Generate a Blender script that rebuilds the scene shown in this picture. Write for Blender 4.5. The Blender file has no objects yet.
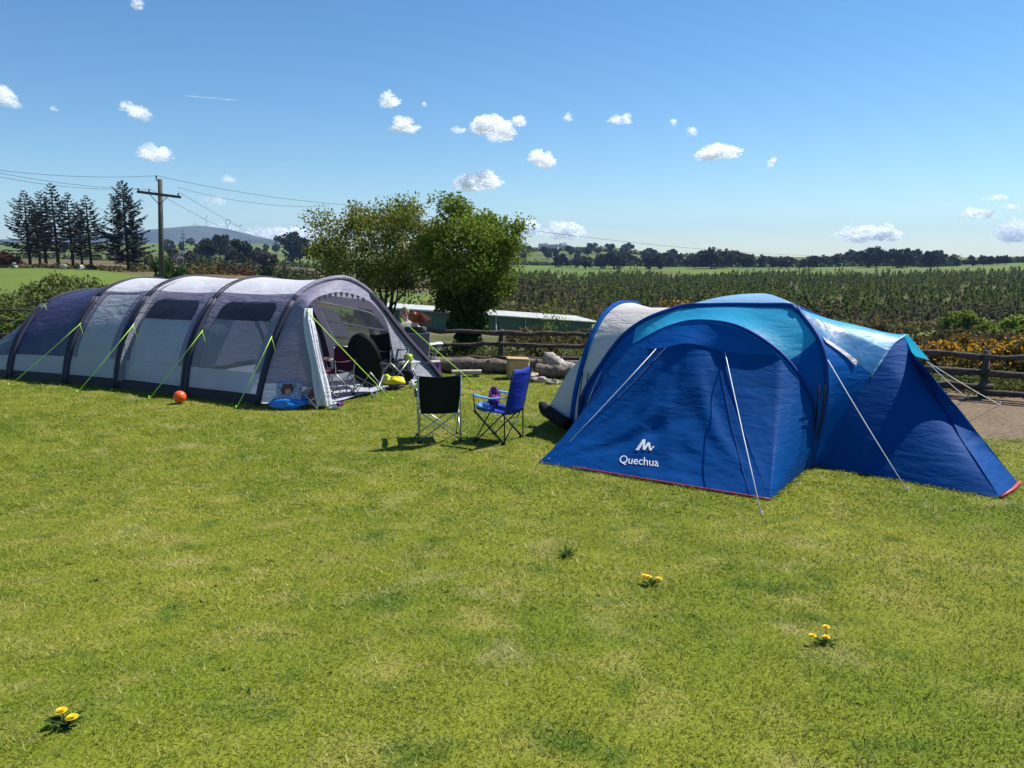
import bpy, math, random
import numpy as np
from mathutils import Vector, Matrix, noise as mnoise

random.seed(7); rng = np.random.default_rng(7)
scene = bpy.context.scene
COL = scene.collection
PI = math.pi
H_EYE = 2.45; F = 770.0; PITCH = math.atan(126/770)
CT, ST = math.cos(PITCH), math.sin(PITCH)

def ray(px, py):
    u = (px-512)/F; v = (py-384)/F
    return (u, CT - v*ST, -ST - v*CT)
def P(px, py, Y):                       # surveyed point: bearing + distance
    d = ray(px, py); t = Y/d[1]
    return Vector((d[0]*t, Y, H_EYE + d[2]*t))
def G(px, py, z=0.0):                   # point on level ground
    d = ray(px, py); t = (z-H_EYE)/d[2]
    return Vector((d[0]*t, d[1]*t, z))

# ------------------------------------------------------------------ materials
def new_mat(name):
    m = bpy.data.materials.new(name); m.use_nodes = True
    nt = m.node_tree; nt.nodes.clear()
    return m, nt, nt.nodes, nt.links
def rgba(c): return (c[0], c[1], c[2], 1)

def mat(name, col, rough=.6, spec=.3, var=.12, scale=8, bump=0., bscale=30, metal=0, transl=0., tcol=None, wr=0., sheen=0., coat=0.):
    m, nt, N, L = new_mat(name)
    out = N.new('ShaderNodeOutputMaterial'); b = N.new('ShaderNodeBsdfPrincipled')
    b.inputs['Roughness'].default_value = rough; b.inputs['Metallic'].default_value = metal
    b.inputs['Specular IOR Level'].default_value = spec
    if coat: b.inputs['Coat Weight'].default_value = coat
    tc = N.new('ShaderNodeTexCoord')
    n = N.new('ShaderNodeTexNoise'); n.inputs['Scale'].default_value = scale; n.inputs['Detail'].default_value = 6
    L.new(tc.outputs['Object'], n.inputs['Vector'])
    mx = N.new('ShaderNodeMix'); mx.data_type = 'RGBA'
    mx.inputs['A'].default_value = rgba([c*(1-var) for c in col]); mx.inputs['B'].default_value = rgba([min(1, c*(1+var)) for c in col])
    mr = N.new('ShaderNodeMapRange'); mr.inputs[1].default_value = .3; mr.inputs[2].default_value = .7
    L.new(n.outputs['Fac'], mr.inputs[0]); L.new(mr.outputs[0], mx.inputs['Factor'])
    L.new(mx.outputs['Result'], b.inputs['Base Color'])
    sh = b
    last = None
    if bump or wr:
        bp = N.new('ShaderNodeBump'); bp.inputs['Strength'].default_value = bump if bump else .5
        if bump:
            n2 = N.new('ShaderNodeTexNoise'); n2.inputs['Scale'].default_value = bscale; n2.inputs['Detail'].default_value = 8
            L.new(tc.outputs['Object'], n2.inputs['Vector']); L.new(n2.outputs['Fac'], bp.inputs['Height'])
            bp.inputs['Distance'].default_value = .02
            last = bp
        if wr:   # fabric wrinkles: stretched noise
            mp = N.new('ShaderNodeMapping'); mp.inputs['Scale'].default_value = (1.2, 1.2, 4.5); mp.inputs['Rotation'].default_value = (.5, .7, .3)
            n3 = N.new('ShaderNodeTexNoise'); n3.inputs['Scale'].default_value = 2.6; n3.inputs['Detail'].default_value = 5; n3.inputs['Distortion'].default_value = .6
            L.new(tc.outputs['Object'], mp.inputs['Vector']); L.new(mp.outputs[0], n3.inputs['Vector'])
            bp2 = N.new('ShaderNodeBump'); bp2.inputs['Strength'].default_value = wr; bp2.inputs['Distance'].default_value = .08
            L.new(n3.outputs['Fac'], bp2.inputs['Height'])
            if last: L.new(last.outputs['Normal'], bp2.inputs['Normal'])
            last = bp2
        L.new(last.outputs['Normal'], b.inputs['Normal'])
    if transl:
        t = N.new('ShaderNodeBsdfTranslucent'); t.inputs['Color'].default_value = rgba(tcol or col)
        if last: L.new(last.outputs['Normal'], t.inputs['Normal'])
        ms = N.new('ShaderNodeMixShader'); ms.inputs[0].default_value = transl
        L.new(b.outputs[0], ms.inputs[1]); L.new(t.outputs[0], ms.inputs[2]); sh = ms
    L.new(sh.outputs[0], out.inputs['Surface'])
    return m

def leaf_mat(name, c1, c2, transl=.35, rough=.7, spec=.1):
    m, nt, N, L = new_mat(name)
    out = N.new('ShaderNodeOutputMaterial'); b = N.new('ShaderNodeBsdfPrincipled')
    b.inputs['Roughness'].default_value = rough; b.inputs['Specular IOR Level'].default_value = spec
    at = N.new('ShaderNodeAttribute'); at.attribute_name = 'rnd'
    mx = N.new('ShaderNodeMix'); mx.data_type = 'RGBA'
    mx.inputs['A'].default_value = rgba(c1); mx.inputs['B'].default_value = rgba(c2)
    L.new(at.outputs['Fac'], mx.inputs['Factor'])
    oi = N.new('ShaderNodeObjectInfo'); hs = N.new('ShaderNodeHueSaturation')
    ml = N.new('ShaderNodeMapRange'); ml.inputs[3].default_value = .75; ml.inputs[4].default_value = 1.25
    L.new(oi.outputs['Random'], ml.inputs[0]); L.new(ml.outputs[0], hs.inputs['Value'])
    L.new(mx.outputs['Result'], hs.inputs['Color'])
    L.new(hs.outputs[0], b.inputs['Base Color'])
    t = N.new('ShaderNodeBsdfTranslucent'); L.new(hs.outputs[0], t.inputs['Color'])
    ms = N.new('ShaderNodeMixShader'); ms.inputs[0].default_value = transl
    L.new(b.outputs[0], ms.inputs[1]); L.new(t.outputs[0], ms.inputs[2]); L.new(ms.outputs[0], out.inputs['Surface'])
    return m

M = {}
# tunnel tent
M['roof_white'] = mat('pale_roof_fabric', (.66,.66,.71), .5, .4, .05, 3, .12, 60, transl=.22, tcol=(.45,.45,.55), wr=.35)
M['lilac'] = mat('lilac_grey_fabric', (.205,.19,.27), .55, .3, .08, 3, .1, 60, transl=.16, wr=.4)
M['navy'] = mat('navy_fabric', (.045,.045,.115), .5, .4, .1, 3, .1, 60, transl=.1, wr=.4)
M['beam'] = mat('dark_beam_fabric', (.028,.03,.055), .6, .3, .1, 6, .1, 60)
M['blind'] = mat('blue_grey_blind', (.48,.50,.57), .5, .3, .08, 3, .1, 60, transl=.35, tcol=(.25,.3,.4), wr=.4)
M['skirt'] = mat('black_mud_flap', (.012,.012,.022), .6, .3, .2, 6, .2, 20)
M['grey_in'] = mat('grey_inner_fabric', (.26,.27,.32), .6, .3, .06, 3, transl=.3, wr=.4)
M['pale_trim'] = mat('pale_trim', (.55,.55,.62), .5, .4, .1, 9)
M['sheet'] = mat('grey_groundsheet', (.38,.40,.45), .5, .4, .15, 5, .5, 9, wr=.6)
# blue tent
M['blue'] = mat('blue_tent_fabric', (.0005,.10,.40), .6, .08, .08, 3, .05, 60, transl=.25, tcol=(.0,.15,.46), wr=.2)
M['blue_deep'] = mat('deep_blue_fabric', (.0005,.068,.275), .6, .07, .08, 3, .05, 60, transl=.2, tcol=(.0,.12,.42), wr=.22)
M['cyan'] = mat('sunlit_blue_roof_fabric', (.03,.42,.70), .42, .3, .06, 3, .05, 60, transl=.35, tcol=(.04,.60,.85), wr=.2)  # lighter copy of the tent blue: sun through the roof painted as colour
M['sleeve'] = mat('blue_pole_sleeve', (.002,.045,.23), .55, .15, .1, 8)
M['cap'] = mat('pale_blue_cap_fabric', (.27,.48,.70), .33, .5, .05, 3, .08, 60, transl=.15, wr=.3)
M['cream'] = mat('cream_tent_fabric', (.68,.64,.60), .5, .3, .05, 3, .1, 60, transl=.25, tcol=(.5,.48,.48), wr=.45)
M['redtrim'] = mat('red_hem_tape', (.5,.05,.06), .5)
M['cord_white'] = mat('white_cord', (.75,.75,.75), .6)
M['cord_green'] = mat('lime_cord', (.42,.85,.06), .5)
M['black'] = mat('black_fabric', (.006,.008,.010), .7, .15, .2, 9, .2, 80)
M['steel'] = mat('grey_steel_tube', (.45,.46,.48), .35, .5, metal=.6)
M['darksteel'] = mat('dark_steel_tube', (.02,.025,.04), .4, .5, metal=.3)
M['chairblue'] = mat('royal_blue_fabric', (.005,.035,.36), .6, .3, .1, 9, .2, 60, transl=.2, tcol=(.01,.05,.6), wr=.3)
M['chairlight'] = mat('light_blue_fabric', (.10,.25,.60), .6, .3)
M['purple'] = mat('purple_cloth', (.16,.05,.22), .7, .2, .3, 9, wr=.6)
M['maroon'] = mat('maroon_fabric', (.07,.012,.025), .65, .2, .1, 9, .2, 60)
M['white'] = mat('white_plastic', (.7,.7,.7), .4)
M['yellow'] = mat('yellow_plastic', (.75,.65,.02), .35)
M['limeplastic'] = mat('yellow_green_cloth', (.45,.55,.05), .6)
M['orange'] = mat('orange_rubber', (.85,.10,.01), .35, .5, .05, 20)
M['toyblue'] = mat('bright_blue_plastic', (.01,.16,.60), .35, .5, .15, 9)
M['printgrey'] = mat('pale_print_fabric', (.35,.34,.40), .6, .3, .6, 30)
M['printred'] = mat('dull_red_print', (.28,.06,.05), .6, .3, .4, 20)
M['brown'] = mat('brown_print', (.12,.05,.025), .6)
M['skin'] = mat('skin', (.50,.30,.22), .5)
M['greychair'] = mat('grey_chair_fabric', (.12,.12,.15), .6, .3, .1, 9, transl=.2, tcol=(.2,.2,.25))
M['ginger'] = mat('ginger_hair', (.24,.055,.018), .5, .4, .4, 40, transl=.3, tcol=(.5,.15,.05))
M['blonde'] = mat('light_brown_hair', (.25,.17,.10), .5, .4, .4, 40)
M['cloth_dark'] = mat('dark_green_clothing', (.03,.035,.03), .7)
M['cloth_pale'] = mat('pale_striped_clothing', (.35,.33,.33), .7)
M['denim'] = mat('denim', (.05,.07,.13), .7)
# timber, stone
M['rail'] = mat('weathered_rail_timber', (.075,.06,.05), .85, .15, .5, 12, .8, 25)
M['post'] = mat('weathered_post_timber', (.09,.075,.06), .85, .15, .5, 12, .8, 25)
M['logbark'] = mat('grey_bark', (.16,.13,.105), .9, .1, .5, 9, 1., 14)
M['logpale'] = mat('bleached_wood', (.34,.30,.26), .85, .1, .4, 7, 1., 12)
M['cutwood'] = mat('fresh_cut_wood', (.42,.29,.15), .75, .2, .2, 12, .3, 30)
M['pole'] = mat('utility_pole_timber', (.07,.065,.055), .8, .2, .3, 6, .3, 20)
M['wire'] = mat('dark_cable', (.03,.03,.03), .6)
M['shedgreen'] = mat('green_corrugated_cladding', (.10,.16,.13), .7, .3, .12, 2)
M['shedroof'] = mat('pale_sheet_roof', (.40,.41,.39), .55, .4, .15, 2)
M['render'] = mat('white_rendered_wall', (.65,.64,.6), .8)
M['slate'] = mat('slate_roof', (.07,.075,.085), .6)
M['glassdark'] = mat('dark_window_glass', (.02,.025,.03), .1, .8)
M['turbine'] = mat('white_turbine', (.7,.7,.7), .4)
M['bark'] = mat('dark_bark', (.045,.036,.028), .9, .1, .4, 12, .8, 20)
M['sheepwool'] = mat('sheep_wool', (.42,.40,.34), .9)
# foliage
M['needle'] = leaf_mat('spruce_needles', (.010,.014,.013), (.035,.040,.032), .15)
M['plant'] = leaf_mat('plantation_needles', (.085,.105,.022), (.165,.205,.040), .5, .9, .05)
M['plantdark'] = leaf_mat('bare_young_twigs', (.085,.078,.040), (.15,.135,.065), .4, .9, .05)
M['haw'] = leaf_mat('hawthorn_leaves', (.060,.080,.012), (.23,.24,.045), .4)
M['ash'] = leaf_mat('bright_leaves', (.075,.135,.014), (.33,.42,.055), .45)
M['ivy'] = leaf_mat('ivy_leaves', (.015,.038,.008), (.075,.14,.022), .2, .4)
M['bush'] = leaf_mat('bramble_leaves', (.045,.065,.015), (.21,.24,.07), .35)
M['bushred'] = leaf_mat('russet_leaves', (.06,.032,.014), (.19,.085,.035), .3)
M['gorse'] = leaf_mat('gorse_green', (.055,.048,.016), (.19,.155,.045), .25)
M['gorsef'] = leaf_mat('gorse_flowers', (.42,.17,.006), (.80,.42,.015), .35)
M['broad'] = leaf_mat('distant_broadleaf', (.012,.020,.014), (.040,.052,.028), .25)
M['broadgrey'] = leaf_mat('distant_bare_twigs', (.03,.03,.024), (.09,.085,.06), .2)
M['willow'] = leaf_mat('fresh_pale_leaves', (.12,.17,.02), (.30,.38,.06), .45)
M['scrub'] = leaf_mat('rough_scrub', (.04,.035,.014), (.17,.14,.05), .3)
M['hedge'] = leaf_mat('hedge_leaves', (.02,.035,.010), (.07,.10,.025), .3)
M['petal'] = mat('yellow_petal', (.90,.62,.01), .5, .2, .15, 60, transl=.25, tcol=(.9,.6,.0))
M['weed'] = leaf_mat('dark_weed_leaves', (.035,.075,.010), (.09,.16,.025), .35)

def window_mat(name, tint, alpha):
    m, nt, N, L = new_mat(name)
    out = N.new('ShaderNodeOutputMaterial'); b = N.new('ShaderNodeBsdfPrincipled')
    b.inputs['Base Color'].default_value = rgba(tint); b.inputs['Roughness'].default_value = .35; b.inputs['Specular IOR Level'].default_value = .4
    tc = N.new('ShaderNodeTexCoord'); n3 = N.new('ShaderNodeTexNoise'); n3.inputs['Scale'].default_value = 3; n3.inputs['Detail'].default_value = 5; n3.inputs['Distortion'].default_value = 1
    L.new(tc.outputs['Object'], n3.inputs['Vector'])
    bp = N.new('ShaderNodeBump'); bp.inputs['Strength'].default_value = .3; bp.inputs['Distance'].default_value = .08
    L.new(n3.outputs['Fac'], bp.inputs['Height']); L.new(bp.outputs[0], b.inputs['Normal'])
    t = N.new('ShaderNodeBsdfTransparent'); t.inputs['Color'].default_value = (.8,.82,.88,1)
    ms = N.new('ShaderNodeMixShader'); ms.inputs[0].default_value = alpha
    L.new(t.outputs[0], ms.inputs[1]); L.new(b.outputs[0], ms.inputs[2]); L.new(ms.outputs[0], out.inputs['Surface'])
    return m
M['win_clear'] = window_mat('clear_pvc', (.33,.35,.42), .42)
M['win_far'] = window_mat('hazy_pvc', (.27,.27,.32), .6)
M['win_dark'] = window_mat('tinted_pvc', (.02,.02,.035), .85)
M['win_mesh'] = window_mat('silver_mesh_window', (.07,.22,.42), .62)

# ------------------------------------------------------------------ mesh helpers
class MB:
    def __init__(s): s.v = []; s.f = []; s.rnd = None
    def add(s, vs, fs):
        o = len(s.v); s.v += [tuple(x) for x in vs]; s.f += [tuple(i+o for i in f) for f in fs]; return s
    def box(s, c, d, rz=0, tilt=None):
        R = Matrix.Rotation(rz, 3, 'Z') if tilt is None else tilt
        c = Vector(c); vs = []
        for sx in (-1,1):
            for sy in (-1,1):
                for sz in (-1,1): vs.append(c + R @ Vector((sx*d[0]/2, sy*d[1]/2, sz*d[2]/2)))
        return s.add(vs, [(0,1,3,2),(4,6,7,5),(0,4,5,1),(2,3,7,6),(0,2,6,4),(1,5,7,3)])
    def tube(s, pts, r, n=6, cap=True):
        pts = [Vector(p) for p in pts]; k = len(pts)
        rs = r if isinstance(r, (list, tuple)) else [r]*k
        o = len(s.v); prev = None
        for i, p in enumerate(pts):
            t = (pts[min(i+1,k-1)] - pts[max(i-1,0)])
            if t.length < 1e-9: t = Vector((0,0,1))
            t.normalize()
            a = t.cross(Vector((0,0,1)) if abs(t.z) < .95 else Vector((1,0,0))) if prev is None else (prev - t*prev.dot(t))
            if a.length < 1e-6: a = t.cross(Vector((1,0,.1)))
            a.normalize(); prev = a; b = t.cross(a)
            for j in range(n):
                an = 2*PI*j/n; s.v.append(tuple(p + (a*math.cos(an) + b*math.sin(an))*rs[i]))
        for i in range(k-1):
            for j in range(n):
                s.f.append((o+i*n+j, o+i*n+(j+1)%n, o+(i+1)*n+(j+1)%n, o+(i+1)*n+j))
        if cap:
            s.f.append(tuple(o+j for j in range(n))[::-1]); s.f.append(tuple(o+(k-1)*n+j for j in range(n)))
        return s
    def grid(s, fn, nu, nv):
        o = len(s.v)
        for i in range(nu+1):
            for j in range(nv+1): s.v.append(tuple(fn(i/nu, j/nv)))
        for i in range(nu):
            for j in range(nv):
                a = o+i*(nv+1)+j; s.f.append((a, a+nv+1, a+nv+2, a+1))
        return s
    def blob(s, c, r, nu=10, nv=8, amp=0., seed=0):
        c = Vector(c); r = r if isinstance(r, (tuple, list)) else (r, r, r)
        def fn(u, v):
            a = 2*PI*u; b = PI*v
            d = Vector((math.sin(b)*math.cos(a), math.sin(b)*math.sin(a), math.cos(b)))
            k = 1 + (amp*mnoise.noise(d*1.7 + Vector((seed, seed*.7, 0))) if amp else 0)
            return c + Vector((d.x*r[0]*k, d.y*r[1]*k, d.z*r[2]*k))
        return s.grid(fn, nu, nv)
    def build(s, name, m, parent=None, smooth=True, mats=None):
        me = bpy.data.meshes.new(name); me.from_pydata(s.v, [], s.f); me.update()
        if smooth: me.polygons.foreach_set('use_smooth', [True]*len(me.polygons))
        me.materials.append(m)
        o = bpy.data.objects.new(name, me); COL.objects.link(o)
        if parent is not None: o.parent = parent
        return o

def np_mesh(name, V, faces_n, m, parent=None, rnd=None, smooth=False):
    """V: (nf*faces_n,3) unshared verts; each consecutive faces_n verts form a face"""
    n = len(V); nf = n//faces_n
    me = bpy.data.meshes.new(name)
    me.vertices.add(n); me.vertices.foreach_set('co', V.astype(np.float32).ravel())
    me.loops.add(n); me.loops.foreach_set('vertex_index', np.arange(n, dtype=np.int32))
    me.polygons.add(nf); me.polygons.foreach_set('loop_start', np.arange(0, n, faces_n, dtype=np.int32))
    me.polygons.foreach_set('loop_total', np.full(nf, faces_n, dtype=np.int32))
    me.update(calc_edges=True)
    if rnd is not None:
        a = me.attributes.new('rnd', 'FLOAT', 'POINT'); a.data.foreach_set('value', np.repeat(rnd, faces_n).astype(np.float32))
    me.materials.append(m)
    o = bpy.data.objects.new(name, me); COL.objects.link(o)
    if parent is not None: o.parent = parent
    return o

def leaf_quads(C, size, aspect=1.6, flat=0., r=None):
    """random oriented rhombus leaves at centres C"""
    r = r or rng
    n = len(C)
    a = r.normal(size=(n,3)); a /= np.linalg.norm(a, axis=1, keepdims=True)+1e-9
    b = r.normal(size=(n,3))
    if flat: a[:,2] *= (1-flat); a /= np.linalg.norm(a, axis=1, keepdims=True)+1e-9
    b -= a*(a*b).sum(1, keepdims=True); b /= np.linalg.norm(b, axis=1, keepdims=True)+1e-9
    s = (size*r.uniform(.6,1.4,size=(n,1)))
    L_ = a*s*aspect/2; W = b*s/2
    V = np.stack([C-L_, C+W*1.0, C+L_, C-W*1.0], axis=1)
    return V.reshape(-1,3)

def tag(o, label=None, cat=None, group=None, kind=None):
    if label: o['label'] = label
    if cat: o['category'] = cat
    if group: o['group'] = group
    if kind: o['kind'] = kind
    return o
def empty(name, loc=(0,0,0), rz=0, label=None, cat=None, group=None):
    o = bpy.data.objects.new(name, None); COL.objects.link(o); o.location = loc; o.rotation_euler = (0,0,rz)
    o.empty_display_size = .1
    return tag(o, label, cat, group)
def dup(root, loc, rz=0, sc=1.0, label=None, group=None):
    r = root.copy(); COL.objects.link(r); r.location = loc; r.rotation_euler = (0,0,rz)
    r.scale = (sc,sc,sc) if not isinstance(sc, (tuple,list)) else sc
    if label: r['label'] = label
    if group: r['group'] = group
    for ch in list(root.children):
        c = ch.copy(); COL.objects.link(c); c.parent = r
        for g in list(ch.children):
            d = g.copy(); COL.objects.link(d); d.parent = c
    return r

def catmull(pts, n):
    pts = [Vector(p) for p in pts]
    # arc length parametrised catmull-rom
    Q = [pts[0]*2-pts[1]] + pts + [pts[-1]*2-pts[-2]]
    dense = []
    for i in range(len(pts)-1):
        p0,p1,p2,p3 = Q[i:i+4]
        for k in range(16):
            t = k/16
            dense.append(.5*((2*p1)+(p2-p0)*t+(2*p0-5*p1+4*p2-p3)*t*t+(3*p1-p0-3*p2+p3)*t**3))
    dense.append(pts[-1])
    L_ = [0]
    for a, b in zip(dense, dense[1:]): L_.append(L_[-1]+(b-a).length)
    out = []; j = 0
    for k in range(n+1):
        s = L_[-1]*k/n
        while j < len(L_)-2 and L_[j+1] < s: j += 1
        d = L_[j+1]-L_[j]; f = (s-L_[j])/d if d > 0 else 0
        out.append(dense[j].lerp(dense[j+1], f))
    return out
def ev(curve, t):
    k = max(0, min(1, t))*(len(curve)-1); i = min(int(k), len(curve)-2); return curve[i].lerp(curve[i+1], k-i)
def smooth(a, b, x):
    t = np.clip((x-a)/(b-a), 0, 1); return t*t*(3-2*t)

# ------------------------------------------------------------------ terrain
DT = [0, 16, 22, 30, 45, 70, 110, 200, 350, 430, 600, 900, 1500, 2500, 6000]
UT = [-1.6, -1.0, -.65, -.4, -.15, .03, .11, .2, .5, .7, 1.6]
ZT = [
 [0,0,0,.2,.5,1.,1.5,1.8,2.4,3,5,9,14,20,20],
 [0,0,0,.2,.5,1.,1.5,1.8,2.4,3,5,9,14,20,20],
 [0,0,0,.2,.6,.83,1.17,1.4,2.9,4,7,15,29,50,50],
 [0,0,0,0,0,.05,.1,.13,1.1,3,7,16,29,50,50],
 [0,0,-.1,-.6,-1.5,-2.3,-2.9,-4,-4,-3.4,-2,2,12,30,30],
 [0,0,-.1,-.8,-2,-3,-3.6,-6.5,-6.3,-3.9,-1.5,14,10,5,5],
 [0,0,-.1,-.8,-2,-3.3,-6.2,-7.8,-7.2,-4,-1.5,15,11,5,5],
 [0,0,-.1,-.8,-2,-3.8,-7.2,-8.3,-7.6,-4,-1.5,7,5,5,5],
 [0,0,-.1,-.8,-2.2,-4,-7.5,-8.2,-6.9,-3.6,-.8,2,2,2,2],
 [0,0,-.1,-.8,-2.2,-4,-7.5,-7.8,-5.4,-.8,1,3,3,3,3],
 [0,0,-.1,-.8,-2.2,-4,-7.5,-7.8,-5.4,-.8,1,3,3,3,3]]
ZTa = np.array(ZT); LD = np.log(np.array(DT)+8.)
def height(X, Y):
    X = np.asarray(X, float); Y = np.asarray(Y, float)
    D = np.hypot(X, Y); u = np.where(Y > .3*D, X/np.maximum(Y, 1e-3), np.sign(X)*1.6); u = np.clip(u, -1.6, 1.6)
    D2 = np.where(Y > 0, Y, 0.)*1.0 + np.where(np.abs(u) >= 1.6, D*.3, 0)
    l = np.log(np.clip(D2, 0, 5999)+8.)
    iu = np.clip(np.searchsorted(UT, u)-1, 0, len(UT)-2); ua = np.array(UT)
    fu = np.clip((u-ua[iu])/(ua[iu+1]-ua[iu]), 0, 1); fu = fu*fu*(3-2*fu)
    il = np.clip(np.searchsorted(LD, l)-1, 0, len(LD)-2); fl = np.clip((l-LD[il])/(LD[il+1]-LD[il]), 0, 1)
    z = (ZTa[iu,il]*(1-fl)+ZTa[iu,il+1]*fl)*(1-fu) + (ZTa[iu+1,il]*(1-fl)+ZTa[iu+1,il+1]*fl)*fu
    z = z + .7*(1-smooth(0, 8, Y))
    w = smooth(30, 120, D)
    z = z + w*(.35*np.sin(X*.06+1)*np.sin(Y*.045)) + smooth(300,1200,D)*1.5*np.sin(X*.011+.5)*np.sin(Y*.008)
    return z
def hz(x, y): return float(height(x, y))

FENCE = [(-7.5,18.6),(-2.3,17.7),(1.8,17.25),(5.4,15.6),(8.4,13.45),(12.5,10.6)]
def fence_y(X): return np.interp(X, [p[0] for p in FENCE], [p[1] for p in FENCE], left=21., right=8.)

def build_ground():
    th = np.concatenate([np.linspace(-180,-56,20,endpoint=False), np.linspace(-56,56,340), np.linspace(56,180,21)[1:-1]])*PI/180
    rr = np.concatenate([np.linspace(0.3,24,80), 24*np.exp(np.linspace(0, math.log(9000/24), 150))[1:]])
    nt, nr = len(th), len(rr)
    T, R_ = np.meshgrid(th, rr, indexing='ij')
    X = R_*np.sin(T); Y = R_*np.cos(T); Z = height(X, Y)
    V = np.stack([X,Y,Z], -1).reshape(-1,3)
    V = np.vstack([V, [[0,0,hz(0,0)]]]); c = len(V)-1
    faces = []
    for i in range(nt):
        i2 = (i+1) % nt
        for j in range(nr-1): faces.append((i*nr+j, i*nr+j+1, i2*nr+j+1, i2*nr+j))
        faces.append((c, i*nr, i2*nr))
    me = bpy.data.meshes.new('ground'); me.from_pydata(V.tolist(), [], faces); me.update()
    me.polygons.foreach_set('use_smooth', [True]*len(me.polygons))
    # land cover weights
    X, Y = V[:,0], V[:,1]; D = np.hypot(X,Y); u = np.where(Y > .1, X/np.maximum(Y,.1), np.sign(X)*2)
    wob = 1 + .06*np.sin(u*23) + .04*np.sin(u*51+1)
    Dw = Y*wob
    fy = fence_y(X)
    lawn = np.where((Y < fy-.1), 1., 0.) 
    def band(a, b, e=.08): return smooth(a*(1-e), a*(1+e), Dw)*(1-smooth(b*(1-e), b*(1+e), Dw))
    L_ = 1-smooth(-.46,-.40,u)          # left sector
    LC = smooth(-.46,-.40,u)*(1-smooth(-.26,-.2,u))
    C_ = smooth(-.26,-.2,u)*(1-smooth(.10,.2,u)); R2 = smooth(.10,.2,u)
    green = L_*(band(30,98) + band(260,1200)*.45) + LC*(band(34,60)*.5 + band(150,185)+ band(330,520)*.8 + band(620,1400)*.8) + C_*(band(42,128)+band(360,640)) + R2*(band(47,66)*.75+band(370,640))
    green += .5*smooth(640,700,Dw)*(1-lawn)
    brown = L_*(band(98,260)) + LC*(band(60,150)+band(185,330)*.6) + C_*band(150,360)*.7 + R2*(band(66,370)*.25 + band(17,47)*.4)
    dirt = smooth(6.0,6.9, X - .25*np.sin(Y*2.3) - (Y-10.)*.05) * smooth(9.9,10.7,Y+.15*np.sin(X*3)) * (1-smooth(14.5,16,Y))
    for nm, arr in (('lawn', lawn), ('green', np.clip(green,0,1)), ('brown', np.clip(brown,0,1)), ('dirt', np.clip(dirt,0,1))):
        a = me.attributes.new(nm, 'FLOAT', 'POINT'); a.data.foreach_set('value', arr.astype(np.float32))
    m, nt_, N, L = new_mat('ground_cover')
    out = N.new('ShaderNodeOutputMaterial'); b = N.new('ShaderNodeBsdfPrincipled'); b.inputs['Roughness'].default_value = .9; b.inputs['Specular IOR Level'].default_value = .1
    tc = N.new('ShaderNodeTexCoord')
    def noise(sc, det=6, dis=0):
        n = N.new('ShaderNodeTexNoise'); n.inputs['Scale'].default_value = sc; n.inputs['Detail'].default_value = det; n.inputs['Distortion'].default_value = dis
        L.new(tc.outputs['Object'], n.inputs['Vector']); return n.outputs['Fac']
    def rng_(s, a, b_):
        r = N.new('ShaderNodeMapRange'); r.inputs[1].default_value = a; r.inputs[2].default_value = b_; L.new(s, r.inputs[0]); return r.outputs[0]
    def mix(f, a, b_):
        x = N.new('ShaderNodeMix'); x.data_type = 'RGBA'
        if hasattr(f, 'links'): L.new(f, x.inputs['Factor'])
        else: x.inputs['Factor'].default_value = f
        for s, k in ((a,'A'),(b_,'B')):
            if hasattr(s, 'links'): L.new(s, x.inputs[k])
            else: x.inputs[k].default_value = rgba(s)
        return x.outputs['Result']
    def attr(nm): a = N.new('ShaderNodeAttribute'); a.attribute_name = nm; return a.outputs['Fac']
    g = lawn_color(N, L, tc)
    g = mix(rng_(noise(90, 4), .35, .65), mix(.55, g, (.03,.045,.008)), mix(.12, g, (.03,.045,.008)))
    rough = mix(rng_(noise(.35, 8), .35, .65), (.055,.065,.018), (.16,.15,.055))
    rough = mix(rng_(noise(5, 8), .4, .7), rough, (.05,.05,.02))
    gr = mix(rng_(noise(.04, 8), .35, .65), (.075,.13,.018), (.13,.19,.028))
    gr = mix(rng_(noise(1.5, 8), .3, .8), gr, (.10,.13,.03))
    br = mix(rng_(noise(.06, 8), .35, .65), (.09,.065,.035), (.17,.125,.07))
    br = mix(rng_(noise(.7, 8), .45, .75), br, (.05,.05,.02))
    di = mix(rng_(noise(1.3, 8), .35, .65), (.17,.12,.08), (.11,.078,.05))
    di = mix(rng_(noise(14, 8), .4, .7), di, (.22,.165,.115))
    col = mix(attr('green'), mix(attr('brown'), rough, br), gr)
    col = mix(attr('lawn'), col, g)
    col = mix(attr('dirt'), col, di)
    L.new(col, b.inputs['Base Color'])
    bp = N.new('ShaderNodeBump'); bp.inputs['Strength'].default_value = .7; bp.inputs['Distance'].default_value = .03
    L.new(noise(35, 8), bp.inputs['Height']); L.new(bp.outputs[0], b.inputs['Normal'])
    L.new(b.outputs[0], out.inputs['Surface'])
    me.materials.append(m)
    o = bpy.data.objects.new('ground', me); COL.objects.link(o); tag(o, kind='structure')
    return o

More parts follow.
